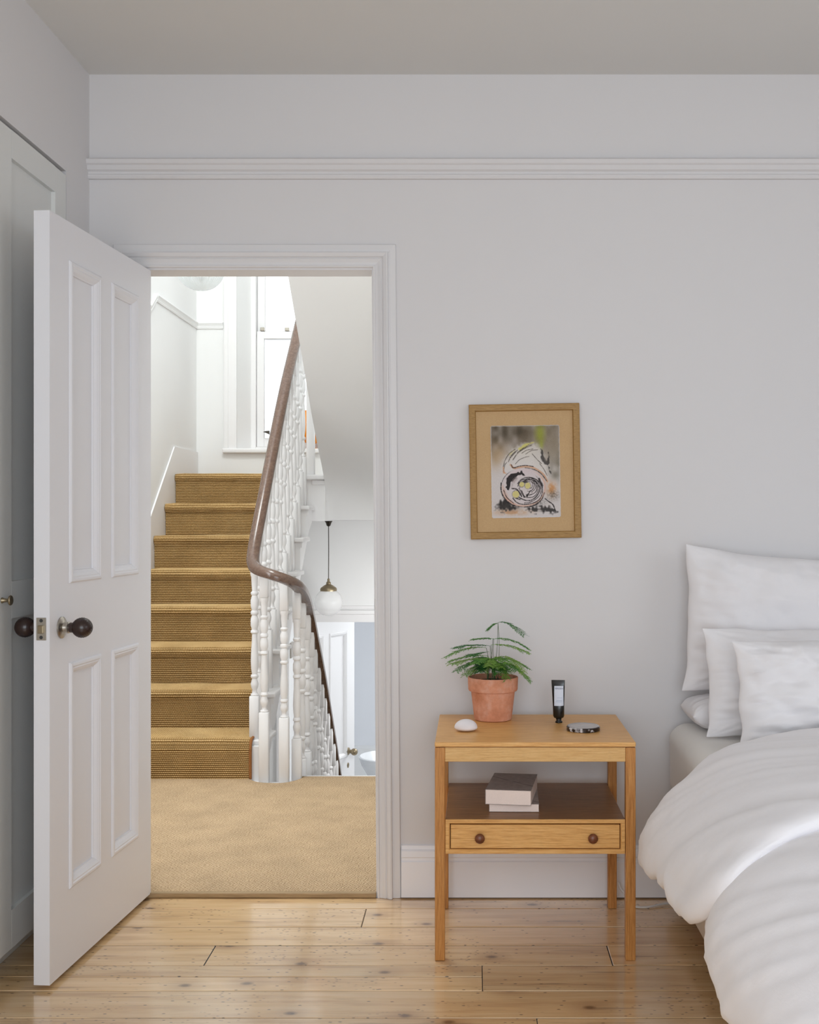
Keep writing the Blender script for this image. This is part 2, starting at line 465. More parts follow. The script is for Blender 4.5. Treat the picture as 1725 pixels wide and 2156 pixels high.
def bookcover():
    t = NT('book_cover_print'); v = t.coords(); f = t.noise(v, 60, 5, 0.6)
    sp = t.n('ShaderNodeSeparateXYZ'); t.l(v, sp.inputs[0])
    c = t.ramp(f, [(0.3, lin(150, 138, 133)), (0.7, lin(182, 170, 165))])
    def stripe(a, b, k, w):
        e = t.math('ABSOLUTE', t.math('ADD', t.math('MULTIPLY_ADD', sp.outputs[0], a, k), t.math('MULTIPLY', sp.outputs[1], b)))
        return t.math('LESS_THAN', e, w)
    c = t.mix(t.math('MULTIPLY', stripe(1.0, 0.9, 0.205, 0.0022), 0.85), c, lin(44, 38, 38))
    c = t.mix(t.math('MULTIPLY', stripe(0.25, 1.0, 0.345, 0.0012), 0.7), c, lin(206, 198, 194))
    c = t.mix(t.math('MULTIPLY', stripe(-0.8, 1.0, 0.43, 0.0010), 0.6), c, lin(190, 182, 178))
    c = t.mix(t.math('MULTIPLY', stripe(1.0, 0.55, 0.085, 0.0010), 0.6), c, lin(200, 192, 188))
    t.base(c); t.rough(0.35); return t.m
M_cover = bookcover()

def linenmount():
    t = NT('linen_mount'); v = t.coords(); f = t.noise(v, 420, 2); g = t.noise(v, 9, 3)
    t.base(t.mix(t.math('MULTIPLY_ADD', f, 0.7, t.math('MULTIPLY', g, 0.3)), lin(178, 144, 102), lin(208, 176, 132))); t.rough(0.85)
    t.bump(f, 0.4, 0.0008); return t.m
M_mount = linenmount()

def vcol(name, rough=0.6, attr='print'):
    t = NT(name); a = t.n('ShaderNodeVertexColor'); a.layer_name = attr
    t.l(a.outputs['Color'], t.b.inputs['Base Color']); t.rough(rough); t.b.inputs['Specular IOR Level'].default_value = 0.15
    return t.m
M_print = vcol('painted_paper')

def leafmat():
    t = NT('fern_green'); v = t.coords(rnd=False)
    oi = t.n('ShaderNodeObjectInfo')
    f = t.noise(v, 40, 2)
    mixf = t.math('MULTIPLY_ADD', f, 0.5, t.math('MULTIPLY_ADD', oi.outputs['Random'], 0.6, -0.05))
    t.base(t.ramp(mixf, [(0.15, lin(36, 100, 46)), (0.45, lin(78, 140, 46)), (0.85, lin(146, 176, 76))])); t.rough(0.55)
    t.b.inputs['Subsurface Weight'].default_value = 0.0
    return t.m
M_leaf = leafmat()
M_stem = simple('fern_stem', lin(72, 92, 52), 0.6)

# ================================================================== LARGE STRUCTURE
WT = 0.095          # thickness of the bedroom back wall
OX0, OZ = -1.073, 2.0
RX0, RX1 = -0.3135, -0.3288     # right jamb leans: at the floor, at the head

def struct(name, me, mat, label=None, cat=None, parent=None):
    o = link(name, me, mat, parent); o['kind'] = 'structure'
    if label: o['label'] = label
    if cat: o['category'] = cat
    return o

# back wall with the doorway
g = 0.02
wb = prism_mesh([(-1.95, -0.02), (OX0-g, -0.02), (OX0-g, OZ+g), (RX1+g, OZ+g), (RX0+g, -0.02), (3.25, -0.02), (3.25, 2.75), (-1.95, 2.75)], 'Y', 0.0, WT)
struct('wall_back', wb, M_wall, 'white bedroom wall with the doorway and the framed print', 'wall')
# left wall: beyond the wardrobe and above it
wy0, wy1, wz = -2.2, -0.205, 2.253
me = prism_mesh([(0.0, -0.02), (wy1, -0.02), (wy1, wz), (wy0, wz), (wy0, -0.02), (-5.6, -0.02), (-5.6, 2.75), (0.0, 2.75)], 'X', -1.32, -1.23)
struct('wall_left', me, M_wall, 'white bedroom wall around and above the built-in wardrobe', 'wall')
bm = bmesh.new()
add_box(bm, 3.2, 3.3, -5.6, -3.4, -0.02, 2.75); add_box(bm, 3.2, 3.3, -1.6, 0.0, -0.02, 2.75)
add_box(bm, 3.2, 3.3, -3.4, -1.6, -0.02, 0.95); add_box(bm, 3.2, 3.3, -3.4, -1.6, 2.35, 2.75)  # opening between these pieces is added to admit side light
struct('wall_right', mesh_bm(bm), M_wall)
# front wall behind the camera with a wide window opening
me = None
bm = bmesh.new()
add_box(bm, -1.32, -1.17, -4.55, -4.42, -0.02, 2.75); add_box(bm, 1.17, 3.3, -4.55, -4.42, -0.02, 2.75)
add_box(bm, -1.17, 1.17, -4.55, -4.42, -0.02, 0.38); add_box(bm, -1.17, 1.17, -4.55, -4.42, 2.32, 2.75)
struct('wall_front', mesh_bm(bm), M_wall)
box('ceiling', -1.32, 3.3, -5.6, 0.0, 2.624, 2.75, M_ceil, kind='structure')

# floor of pine boards
subf = box('floor', -1.35, 3.3, -5.6, 0.0, -0.06, -0.0022, M_dark, kind='structure')
tag(subf, 'worn honey coloured pine floorboards of the bedroom', 'floor')
edges = [3.645, 3.542, 3.385, 3.239, 3.094, 2.927, 2.768]
while edges[-1] > -1.9: edges.append(edges[-1]-random.choice((0.158, 0.162, 0.150, 0.166)))
joints = {0: [], 1: [-0.336], 2: [0.9], 3: [-0.734, 0.374], 4: [], 5: [], 6: [0.15]}
for i in range(len(edges)-1):
    d1, d0 = edges[i], edges[i+1]
    js = joints.get(i)
    if js is None: js = [random.uniform(-0.9, 2.6)]
    if i == 4:            # a board split in two narrow strips on the left
        segs = [(-1.30, 0.02, d0, 3.017), (-1.30, 0.02, 3.017, d1), (0.02, 3.2, d0, d1)]
    else:
        xs = [-1.30]+js+[3.2]
        segs = [(xs[k], xs[k+1], d0, d1) for k in range(len(xs)-1)]
    for (xa, xb, da, db) in segs:
        gap = 0.0017
        cx, cy = (xa+xb)/2, (da+db)/2-D0
        hx, hy = (xb-xa)/2-gap*0.6, (db-da)/2-gap
        bm = bmesh.new(); add_box(bm, -hx, hx, -hy, hy, -0.022, random.uniform(-0.0012, 0.0), 0.0016, 1)
        o = link('plank', mesh_bm(bm), M_pine, subf)
        o.matrix_parent_inverse = Matrix.Identity(4); o.location = (cx, cy, 0)

# picture rail
def y_to3d_at(yface):
    return lambda a, b, h: (a, yface-h, b)
rail_prof = [(0, 0), (0, 0.012), (0.006, 0.016), (0.012, 0.016), (0.015, 0.011), (0.022, 0.012), (0.027, 0.02), (0.040, 0.024), (0.044, 0.030), (0.056, 0.034), (0.061, 0.028), (0.062, 0)]
me = sweep_flat(rail_prof, [(-1.23, 2.288), (3.2, 2.288)], y_to3d_at(0.0))
struct('trim_1', me, M_wall, 'white moulded picture rail running across the bedroom wall', 'picture rail')
# skirting
sk_prof = [(0, 0), (0, 0.018), (0.112, 0.018), (0.116, 0.013), (0.124, 0.013), (0.128, 0.017), (0.146, 0.015), (0.151, 0.009), (0.162, 0.007), (0.164, 0)]
me = sweep_flat(sk_prof, [(-0.234, 0.004), (3.2, 0.004)], y_to3d_at(0.0))
struct('baseboard_back', me, M_trim, 'white moulded skirting board behind the bedside table', 'skirting board')
# door lining
bm = bmesh.new()
lin_pts = [(OX0-g, -0.02), (OX0, -0.02), (OX0, OZ), (RX1, OZ), (RX0, -0.02), (RX0+g, -0.02), (RX1+g, OZ+g), (OX0-g, OZ+g)]
lining = struct('trim_2', prism_mesh(lin_pts, 'Y', -0.001, WT+0.004), M_arch, 'white door lining around the opening to the landing', 'door frame')
box('strike_plate', -0.3185, -0.3160, -0.0035, 0.03, 0.917, 0.952, M_nickel, lining, 0.0008, 1)
# architrave
arch_prof = [(0.004, 0), (0.004, 0.011), (0.007, 0.014), (0.010, 0.014), (0.012, 0.010), (0.020, 0.012), (0.030, 0.017), (0.034, 0.014), (0.038, 0.020), (0.048, 0.025), (0.052, 0.023), (0.053, 0.012), (0.060, 0.013), (0.076, 0.012), (0.078, 0.009), (0.078, 0)]
# inner edges run so that the moulding lies to the left of the path
me = sweep_flat(arch_prof, [(OX0, 0.0), (OX0, OZ+0.002), (RX1, OZ+0.002), (RX0, 0.0)], y_to3d_at(0.0))
struct('trim_3', me, M_arch, 'white moulded architrave round the bedroom doorway', 'architrave')
box('trim_4', OX0, RX0, -0.012, 0.012, 0.0, 0.016, M_thresh, kind='structure', bev=0.003)
tag(bpy.data.objects['trim_4'], 'thin wooden threshold strip between boards and landing carpet', 'threshold')

# ------------------------------------------------------------------ landing and stair hall shell
Y = lambda d: d-D0
HLX, HBY = -1.815, Y(7.46)
box('wall_hall_left', -1.95, HLX, WT, HBY+0.3, -1.6, 4.6, M_hall, kind='structure')
box('wall_hall_right', 0.03, 0.13, WT, HBY+0.3, -1.6, 4.6, M_hall, kind='structure')
box('wall_hall_front', -1.95, 0.13, 0.0, WT, 2.75, 4.6, M_hall, kind='structure')
# stair hall back wall with the tall window above and the bathroom doorway below
WX0, WX1, WZ0, WZ1 = -1.552, -0.60, 1.66, 3.6
BX0, BX1, BZ1 = -1.21, -0.42, 0.53
WTH = 0.2
bm = bmesh.new()
y0, y1 = HBY, HBY+WTH
add_box(bm, -1.83, WX0, y0, y1, BZ1, 4.6); add_box(bm, WX1, 0.03, y0, y1, BZ1, 4.6)
add_box(bm, WX0, WX1, y0, y1, BZ1, WZ0-0.03); add_box(bm, WX0, WX1, y0, y1, WZ1, 4.6)
add_box(bm, -1.83, BX0, y0, y1, -1.6, BZ1); add_box(bm, BX1, 0.03, y0, y1, -1.6, BZ1)
struct('wall_hall_back', mesh_bm(bm), M_hall, 'bright white end wall of the stairwell', 'wall')
# ceiling over the stairwell with an opening added to let in sky light
bm = bmesh.new()
add_box(bm, -1.95, 0.13, WT, 0.75, 4.6, 4.7); add_box(bm, -1.95, 0.13, 3.45, HBY+0.3, 4.6, 4.7)
add_box(bm, -1.95, -1.72, 0.75, 3.45, 4.6, 4.7); add_box(bm, -0.18, 0.13, 0.75, 3.45, 4.6, 4.7)
struct('ceiling_hall', mesh_bm(bm), M_hall)
box('floor_lower', -1.83, 0.03, WT, HBY, -1.6, -1.48, M_sisal_land, kind='structure')
# picture rail in the stairwell
prp = [(0, 0), (0, 0.006), (0.010, 0.009), (0.014, 0.006), (0.026, 0.010), (0.036, 0.015), (0.042, 0.014), (0.043, 0)]
bm = bmesh.new()
tr5 = struct('trim_5', sweep_flat(prp, [(Y(6.52), 2.44), (HBY, 2.44)], lambda a, b, h: (HLX+h, a, b)), M_hall, 'white picture rail along the stairwell walls', 'picture rail')
link('rail_return', sweep_flat(prp, [(HLX, 2.44), (-1.64, 2.44)], y_to3d_at(HBY)), M_hall, tr5)
# rising end of that rail above the stair
link('rail_end', sweep_flat(prp, [(Y(6.40), 2.36), (Y(6.53), 2.45)], lambda a, b, h: (HLX+h, a, b)), M_hall, tr5)

# window
def ring_boxes(bm, x0, x1, z0, z1, y0, y1, wl, wr, wbm, wt, bev=0.003):
    add_box(bm, x0, x0+wl, y0, y1, z0, z1, bev, 1); add_box(bm, x1-wr, x1, y0, y1, z0, z1, bev, 1)
    add_box(bm, x0+wl, x1-wr, y0, y1, z0, z0+wbm, bev, 1); add_box(bm, x0+wl, x1-wr, y0, y1, z1-wt, z1, bev, 1)
win = empty('window_1', (-1.1, HBY+0.15, WZ0), 'tall white sash window filled with blown-out daylight over the stairs', 'window', kind='structure')
bm = bmesh.new(); ring_boxes(bm, WX0+0.062, WX1-0.062, WZ0-0.01, WZ1, HBY+0.14, HBY+0.21, 0.035, 0.035, 0.03, 0.03)
link('frame', mesh_bm(bm), M_hwood, win)
SX0, SX1, MR = WX0+0.10, WX1-0.10, 2.43
for (za, zb, yy, nm) in ((WZ0+0.02, MR+0.02, HBY+0.155, 'lower'), (MR-0.03, WZ1-0.03, HBY+0.185, 'upper')):
    bm = bmesh.new(); ring_boxes(bm, SX0, SX1, za, zb, yy, yy+0.028, 0.05, 0.05, 0.06, 0.05)
    s = link('sash', mesh_bm(bm), M_hwood, win)
    box('pane', SX0+0.045, SX1-0.045, yy+0.012, yy+0.016, za+0.05, zb-0.045, M_pane, s)
for px in (553, 605):
    c = P(px, 695, 7.63); box('sash_catch', c.x-0.014, c.x+0.014, c.y-0.015, c.y+0.015, 2.452, 2.478, M_nickel, win, 0.004)
# splayed reveal linings, architrave, sill
for sgn, xa in ((1, WX0), (-1, WX1)):
    me = prism_mesh([(xa, HBY), (xa+sgn*0.064, HBY+0.14), (xa+sgn*0.064, HBY+0.16), (xa-sgn*0.002, HBY+0.16), (xa-sgn*0.002, HBY)], 'Z', WZ0-0.02, WZ1)
    link('reveal_panel', me, M_hall, win)
me = sweep_flat([(0, 0), (0, 0.012), (0.01, 0.016), (0.05, 0.016), (0.055, 0.024), (0.078, 0.024), (0.08, 0)],
                [(WX0, WZ0-0.02), (WX0, WZ1), (WX1, WZ1), (WX1, WZ0-0.02)], y_to3d_at(HBY))
link('architrave', me, M_hwood, win)
box('sill', WX0-0.09, WX1+0.09, HBY-0.035, HBY+0.17, WZ0-0.03, WZ0, M_hwood, win, 0.008)
# dark bronze sash lift
c = P(562, 911, 7.6)
bm = bmesh.new(); me = prism_mesh([(c.x-0.022, c.z+0.004), (c.x-0.004, c.z+0.010), (c.x+0.02, c.z+0.012), (c.x+0.02, c.z-0.014), (c.x+0.008, c.z-0.008)], 'Y', c.y-0.02, c.y)
bm.free(); link('sash_lift', me, M_bronze, win)

# ------------------------------------------------------------------ upper flight: solid stair, treads, carpet
R, G, D1, ZL = 0.183, 0.228, 5.28, 0.012
XS_L, XS_R = -1.805, -0.985
Rn = lambda n: (5.255 if n == 1 else D1+G*(n-1)+0.022)     # riser face depth
Zn = lambda n: 0.0+R*n+0.004
stair = empty('staircase', (-1.4, Y(5.3), 0), 'white painted wooden staircase climbing to the half landing, under the sisal runner', 'staircase')
prof = [(Y(Rn(1))+0.006, -0.25)]
for n in range(1, 9):
    prof.append((Y(Rn(n))+0.006, Zn(n-1)-0.004 if n > 1 else 0)); prof.append((Y(Rn(n))+0.006, Zn(n)-0.03))
prof += [(Y(6.93), Zn(8)-0.03), (Y(6.93), 1.19), (Y(6.80), 1.135), (Y(6.66), 1.03), (Y(5.50), 0.085), (Y(5.42), 0.0), (Y(5.38), -0.25)]
link('string_board', prism_mesh(prof, 'X', XS_L, XS_R), M_hwood, stair)
for n in range(1, 8):
    me = None; bm = bmesh.new()
    add_box(bm, XS_L, -0.962, Y(D1+G*(n-1))+0.004, Y(Rn(n+1))+0.02, Zn(n)-0.03, Zn(n)-0.005, 0.008, 3)
    link('tread', mesh_bm(bm), M_hwood, stair)
    # scotia bracket under the return of the nosing
    yb = Y(D1+G*(n-1))
    me = prism_mesh([(yb+0.022, Zn(n)-0.03), (yb+0.06, Zn(n)-0.03), (yb+0.05, Zn(n)-0.045), (yb+0.03, Zn(n)-0.06), (yb+0.022, Zn(n)-0.06)], 'X', XS_R, XS_R+0.012)
    link('bracket', me, M_hwood, stair)
# wall string along the left wall, with its level top at the half landing
ws = [(Y(5.0), -0.02), (Y(5.0), 0.17), (Y(5.12), 0.18), (Y(6.88), 1.637), (HBY-0.002, 1.637), (HBY-0.002, 1.3), (Y(6.9), 1.3), (Y(5.4), -0.02)]
link('wall_string', prism_mesh(ws, 'X', HLX+0.0015, XS_L+0.001), M_hwood, stair)

# half landing
hl = struct('floor_half_landing', prism_mesh([(Y(6.905), 1.19), (HBY, 1.19), (HBY, Zn(8)-0.005), (Y(6.905), Zn(8)-0.005)], 'X', HLX+0.001, -0.903), M_hwood, 'white half landing at the top of the first flight', 'landing')
bm = bmesh.new(); add_box(bm, -1.03, -0.903, Y(6.868), Y(6.93), Zn(8)-0.03, Zn(8)+0.001, 0.01, 3); link('landing_nosing', mesh_bm(bm), M_hwood, hl)
bm = bmesh.new(); add_box(bm, -0.985, -0.903, Y(6.895), Y(6.915), Zn(8)-0.06, Zn(8)-0.03, 0.006, 2); link('scotia', mesh_bm(bm), M_hwood, hl)

# carpet runner with woven ribs as real relief
pts = []
def seg(p0, p1, step=0.0019):
    L = math.hypot(p1[0]-p0[0], p1[1]-p0[1]); n = max(1, int(L/step))
    for k in range(n): pts.append((p0[0]+(p1[0]-p0[0])*k/n, p0[1]+(p1[1]-p0[1])*k/n))
for n in range(1, 9):
    rf = Y(Rn(n)); nf = Y(D1+G*(n-1)) if n > 1 else Y(5.262)
    zb, zt = (Zn(n-1) if n > 1 else ZL-0.004), Zn(n)
    seg((rf, zb), (rf-0.003, zt-0.045)); seg((rf-0.003, zt-0.045), (nf, zt-0.02))
    for k in range(6):
        a = PI-(PI/2)*k/6; pts.append((nf+0.016+0.016*math.cos(a), zt-0.016+0.016*math.sin(a)))
    nx = Y(Rn(n+1)) if n < 8 else Y(7.455)
    seg((nf+0.016, zt), (nx, zt), 0.0019)
pts.append((Y(7.455), Zn(8)))
arc = [0]
for i in range(1, len(pts)): arc.append(arc[-1]+math.hypot(pts[i][0]-pts[i-1][0], pts[i][1]-pts[i-1][1]))
vs, fs, uv = [], [], []
xsn = [XS_L+0.003+(XS_R-0.047-XS_L-0.003)*k/14 for k in range(15)]
for i, (a, b) in enumerate(pts):
    p, q = pts[max(i-1, 0)], pts[min(i+1, len(pts)-1)]
    t = Vector((q[0]-p[0], q[1]-p[1])).normalized(); nn = Vector((-t.y, t.x))
    if nn.dot(Vector((-1, 1))) < 0: nn = -nn
    rib = 0.0036*(abs(math.sin(PI*arc[i]/0.0095))-0.3)
    for x in xsn:
        sag = 0.004*noise.noise(Vector((x*5, arc[i]*3.2, 1.7)))
        edge = -0.004 if x in (xsn[0], xsn[-1]) else 0
        off = 0.007+rib+sag+edge
        vs.append((x, a+nn.x*off, b+nn.y*off)); uv.append((x, arc[i]+0.0015*noise.noise(Vector((x*9, arc[i]*4, 0)))))
m = len(xsn)
for i in range(len(pts)-1):
    for k in range(m-1): fs.append([i*m+k, i*m+k+1, (i+1)*m+k+1, (i+1)*m+k])
me = pydata(vs, fs, recalc=False)
ul = me.uv_layers.new(name='UVMap')
for lp in me.loops: ul.data[lp.index].uv = uv[lp.vertex_index]
me.update()
runner = link('stair_carpet', me, M_sisal, None, smooth=True)
tag(runner, 'ribbed golden sisal carpet running up the eight stairs', 'carpet')
# bound edge of the runner on the first step
bp = [Vector((xsn[-1]+0.002, a-0.004, b+0.003)) for (a, b) in pts[::6] if b < Zn(1)+0.02 and a < Y(Rn(2))-0.01]
link('binding', tube_mesh(bp, 0.007, 6), M_bind, runner, smooth=True)

# landing and its carpet
edge_pts = [(-1.83, Y(5.262)), (-1.035, Y(5.262))]
curve = catmull([(-1.035, Y(5.247), 0), (-0.99, Y(5.19), 0), (-0.93, Y(5.168), 0), (-0.865, Y(5.172), 0), (-0.82, Y(5.215), 0), (-0.785, Y(5.288), 0), (-0.75, Y(5.30), 0), (0.03, Y(5.30), 0)], 6)
outline = [(-1.83, 0.012), (0.03, 0.012)]+[(p.x, p.y) for p in reversed(curve)]+[(-1.035, Y(5.249)), (-1.825, Y(5.249))]
slab_out = [(-1.83, 0.0), (0.03, 0.0)]+[(p.x, p.y+0.055+(0.02 if p.x > -1 else 0)) for p in reversed(curve)]+[(-1.83, Y(5.30))]
struct('floor_landing', prism_mesh(slab_out, 'Z', -0.26, -0.001), M_hwood, 'white edged landing outside the bedroom door', 'landing')
me = prism_mesh(outline, 'Z', 0.0, ZL)
bm = bmesh.new(); bm.from_mesh(me)
ul = bm.loops.layers.uv.new('UVMap')
for f in bm.faces:
    for lp in f.loops: lp[ul].uv = (lp.vert.co.x*0.35+lp.vert.co.y*0.94, lp.vert.co.x*0.94-lp.vert.co.y*0.35)
bm.to_mesh(me); bm.free()
lc = link('landing_carpet', me, M_sisal_land); tag(lc, 'flat golden sisal carpet covering the landing floor beyond the door', 'carpet')

# lower flight, descending away from the landing
low = empty('staircase', (-0.4, Y(5.6), -1.48), 'lower flight of stairs dropping away behind the landing edge', 'staircase')
prof = [(Y(5.37), -0.20)]
for n in range(1, 8):
    yy = Y(5.37+0.235*n); prof += [(Y(5.37+0.235*(n-1)), -0.185*n), (yy, -0.185*n)]
prof += [(Y(5.37+0.235*7), -1.48), (Y(5.37), -1.48)]
link('string_board', prism_mesh([p for p in prof], 'X', -0.845, 0.028), M_hwood, low)
for n in range(1, 8):
    bm = bmesh.new(); add_box(bm, -0.79, 0.02, Y(5.37+0.235*(n-1))-0.0, Y(5.37+0.235*n), -0.185*n, -0.185*n+0.02, 0.006, 2)
    link('tread', mesh_bm(bm), M_sisal_land, low)

# return flight above: only its plastered underside is seen
ret = empty('staircase', (-0.45, Y(6.5), 1.48), 'plastered underside of the upper flight rising over the stairwell', 'staircase')
so = [(5.05, 2.74), (5.36, 2.515), (5.547, 2.38), (5.81, 2.185), (6.056, 2.005), (6.32, 1.800), (6.567, 1.632), (6.76, 1.52), (6.877, 1.44), (6.96, 1.35), (7.02, 1.27), (7.06, 1.196)]
up = [(Y(a), b+0.24) for (a, b) in reversed(so[:-5])]
me = prism_mesh([(Y(a), b) for (a, b) in so]+[(HBY-0.002, 1.192), (HBY-0.002, Zn(8)), (Y(6.95), 1.62), (Y(6.7), 1.78)]+up, 'X', -0.905, 0.028)
sf = link('soffit', me, M_hall, ret, smooth=True); auto_smooth(sf, 0.75)
cur = 1.48
for n in range(1, 8):
    bm = bmesh.new(); add_box(bm, -0.90, 0.02, Y(6.88-0.228*n), Y(6.88-0.228*(n-1))+0.02, cur+0.185*n-0.03, cur+0.185*n, 0.005, 2)
    link('tread', mesh_bm(bm), M_hwood, ret)

# ------------------------------------------------------------------ balustrade
bal = empty('balustrade', (-0.93, Y(5.3), 0), 'stair balustrade of white turned spindles under a dark continuous handrail', 'balustrade')
path = [(P(623, 716, 1.03*2409/377)), P(601, 812, 6.20), P(580, 916, 5.88), P(556, 1040, 5.56), P(541, 1118, 5.39), P(534, 1160, 5.29), P(533.5, 1184, 5.215), P(545, 1200, 5.15), P(575, 1211, 5.10), P(606, 1222, 5.13), P(628, 1234, 5.23), P(641, 1256, 5.40), P(650, 1293, 5.62), P(660, 1343, 5.78), P(676, 1425, 6.06), P(690, 1509, 6.39), P(703, 1588, 6.70), P(718, 1690, 7.05)]
top_ext = path[0]+(path[0]-path[1])*1.15
path = catmull([top_ext]+path, 8)
rp = [(-0.012, -0.022), (-0.027, -0.016), (-0.030, -0.002), (-0.026, 0.010), (-0.018, 0.019), (-0.008, 0.0235), (0.0, 0.0245), (0.008, 0.0235), (0.018, 0.019), (0.026, 0.010), (0.030, -0.002), (0.027, -0.016), (0.012, -0.022)]
hr = link('handrail', sweep_up(rp, path), M_rail, bal, smooth=True); auto_smooth(hr, 0.9)

def baluster_mesh(base_h, total, top_h=0.13, sq=0.0215):
    """square base and top blocks with a turned length between; z from 0 to total"""
    bm = bmesh.new()
    add_box(bm, -sq, sq, -sq, sq, 0, base_h, 0.002, 1)
    add_box(bm, -sq*0.86, sq*0.86, -sq*0.86, sq*0.86, total-top_h, total, 0.002, 1)
    h = total-top_h-base_h
    rel = [(0.0, .017), (0.012, .019), (0.025, .012), (0.05, .011), (0.07, .0165), (0.095, .0185), (0.12, .015), (0.14, .012), (0.15, .018), (0.165, .018), (0.175, .0125),
           (0.22, .0165), (0.28, .0185), (0.36, .0165), (0.44, .0135), (0.50, .012), (0.51, .0185), (0.525, .0185), (0.535, .013), (0.57, .019), (0.62, .0185), (0.65, .0125), (0.66, .0185), (0.68, .0185),
           (0.69, .013), (0.72, .018), (0.77, .019), (0.81, .013), (0.82, .018), (0.835, .018), (0.845, .012), (0.90, .0145), (0.96, .016), (0.975, .0195), (1.0, .0195)]
    seg = 14; rings = []
    for (t, r) in rel:
        rings.append([bm.verts.new((r*math.cos(2*PI*k/seg), r*math.sin(2*PI*k/seg), base_h+t*h)) for k in range(seg)])
    for a, b in zip(rings[:-1], rings[1:]):
        for k in range(seg): bm.faces.new((a[k], a[(k+1) % seg], b[(k+1) % seg], b[k]))
    me = mesh_bm(bm)
    return me
def rail_z(y, branch):
    best = None
    mid = min(range(len(path)), key=lambda i: path[i].y)
    rng = path[:mid+1] if branch == 'up' else path[mid:]
    for p, q in zip(rng[:-1], rng[1:]):
        if (p.y-y)*(q.y-y) <= 0 and abs(q.y-p.y) > 1e-6:
            t = (y-p.y)/(q.y-p.y); return p.lerp(q, t)
    return rng[0] if branch == 'up' else rng[-1]
MESHES = {}
def put_baluster(x, y, z0, z1, base_h):
    key = (round(base_h, 2), round(z1-z0, 2))
    if key not in MESHES:
        me = baluster_mesh(base_h, key[1]); me.materials.append(M_hwood)
        for p in me.polygons: p.use_smooth = True
        MESHES[key] = me
    o = bpy.data.objects.new('baluster', MESHES[key]); COL.objects.link(o); o.parent = bal
    o.matrix_parent_inverse = Matrix.Translation(-bal.location); o.location = (x, y, z0); auto_done.append(o)
    o.scale = (1, 1, (z1-z0)/key[1])
auto_done = []
for n in range(1, 8):
    for k in (0.055, 0.169):
        d = D1+G*(n-1)+k
        q = rail_z(Y(d), 'up')
        put_baluster(-1.027, Y(d), Zn(n)-0.006, q.z-0.008, 0.20 if k < 0.1 else 0.29)
# on the curved end and down the lower flight
put_baluster(P(556.5, 1640, 5.225).x, Y(5.225), -0.002, 0.975, 0.325)
put_baluster(P(598.5, 1640, 5.225).x, Y(5.225), -0.002, 0.915, 0.30)
lowd = [5.285, 5.44, 5.596, 5.726, 5.84, 5.97, 6.097, 6.21, 6.34, 6.47, 6.60, 6.73, 6.86]
lpx = [625.5, 637, 647, 655, 661, 669, 676, 682, 688, 695, 700, 706, 711]
for d, px in zip(lowd, lpx):
    q = rail_z(Y(d), 'down'); x = -0.822
    zt = q.z-0.006; n = max(0, int((d-5.37)/0.235)+1) if d > 5.37 else 0
    put_baluster(x, Y(d), -0.185*n+(0.0 if n else -0.06), zt, 0.25)
for me in MESHES.values():
    bm = bmesh.new(); bm.from_mesh(me)
    for e in bm.edges:
        if len(e.link_faces) == 2 and e.calc_face_angle() > 0.8: e.smooth = False
    bm.to_mesh(me); bm.free()
# newel post on the half landing
c = P(654.5, 990, 6.96)
bm = bmesh.new(); add_box(bm, c.x-0.024, c.x+0.024, c.y-0.024, c.y+0.024, Zn(8)-0.004, 2.42, 0.004, 1)
add_box(bm, c.x-0.031, c.x+0.031, c.y-0.031, c.y+0.031, 2.42, 2.45, 0.006, 2)
link('newel_post', mesh_bm(bm), M_hwood, bal)

# ------------------------------------------------------------------ bathroom beyond the lower lobby
by0, by1 = HBY+WTH, HBY+2.6
box('wall_bath_back', -1.9, 0.6, by1, by1+0.1, -1.6, 1.1, M_tileblue, kind='structure')
box('wall_bath_left', -1.9, -1.8, by0, by1, -1.6, 1.1, M_tileblue, kind='structure')
box('wall_bath_right', 0.5, 0.6, by0, by1, -1.6, 1.1, M_tileblue, kind='structure')
box('ceiling_bath', -1.9, 0.6, by0-0.19, by1+0.1, 1.1, 1.2, M_hall, kind='structure')
box('floor_bath', -1.9, 0.6, by0-0.2, by1, -1.6, -1.48, M_hall, kind='structure')
me = sweep_flat([(0.0, 0), (0.0, 0.014), (0.05, 0.018), (0.054, 0.026), (0.078, 0.026), (0.08, 0)], [(BX0, -1.48), (BX0, BZ1), (BX1, BZ1), (BX1, -1.48)], y_to3d_at(HBY))
struct('trim_6', me, M_hwood, 'white architrave round the bathroom doorway downstairs', 'architrave')
box('trim_7', HLX, 0.03, HBY-0.012, HBY, 0.618, 0.636, M_hwood, kind='structure', bev=0.003)
tag(bpy.data.objects['trim_7'], 'thin white ledge across the wall above the bathroom doorway', 'ledge')

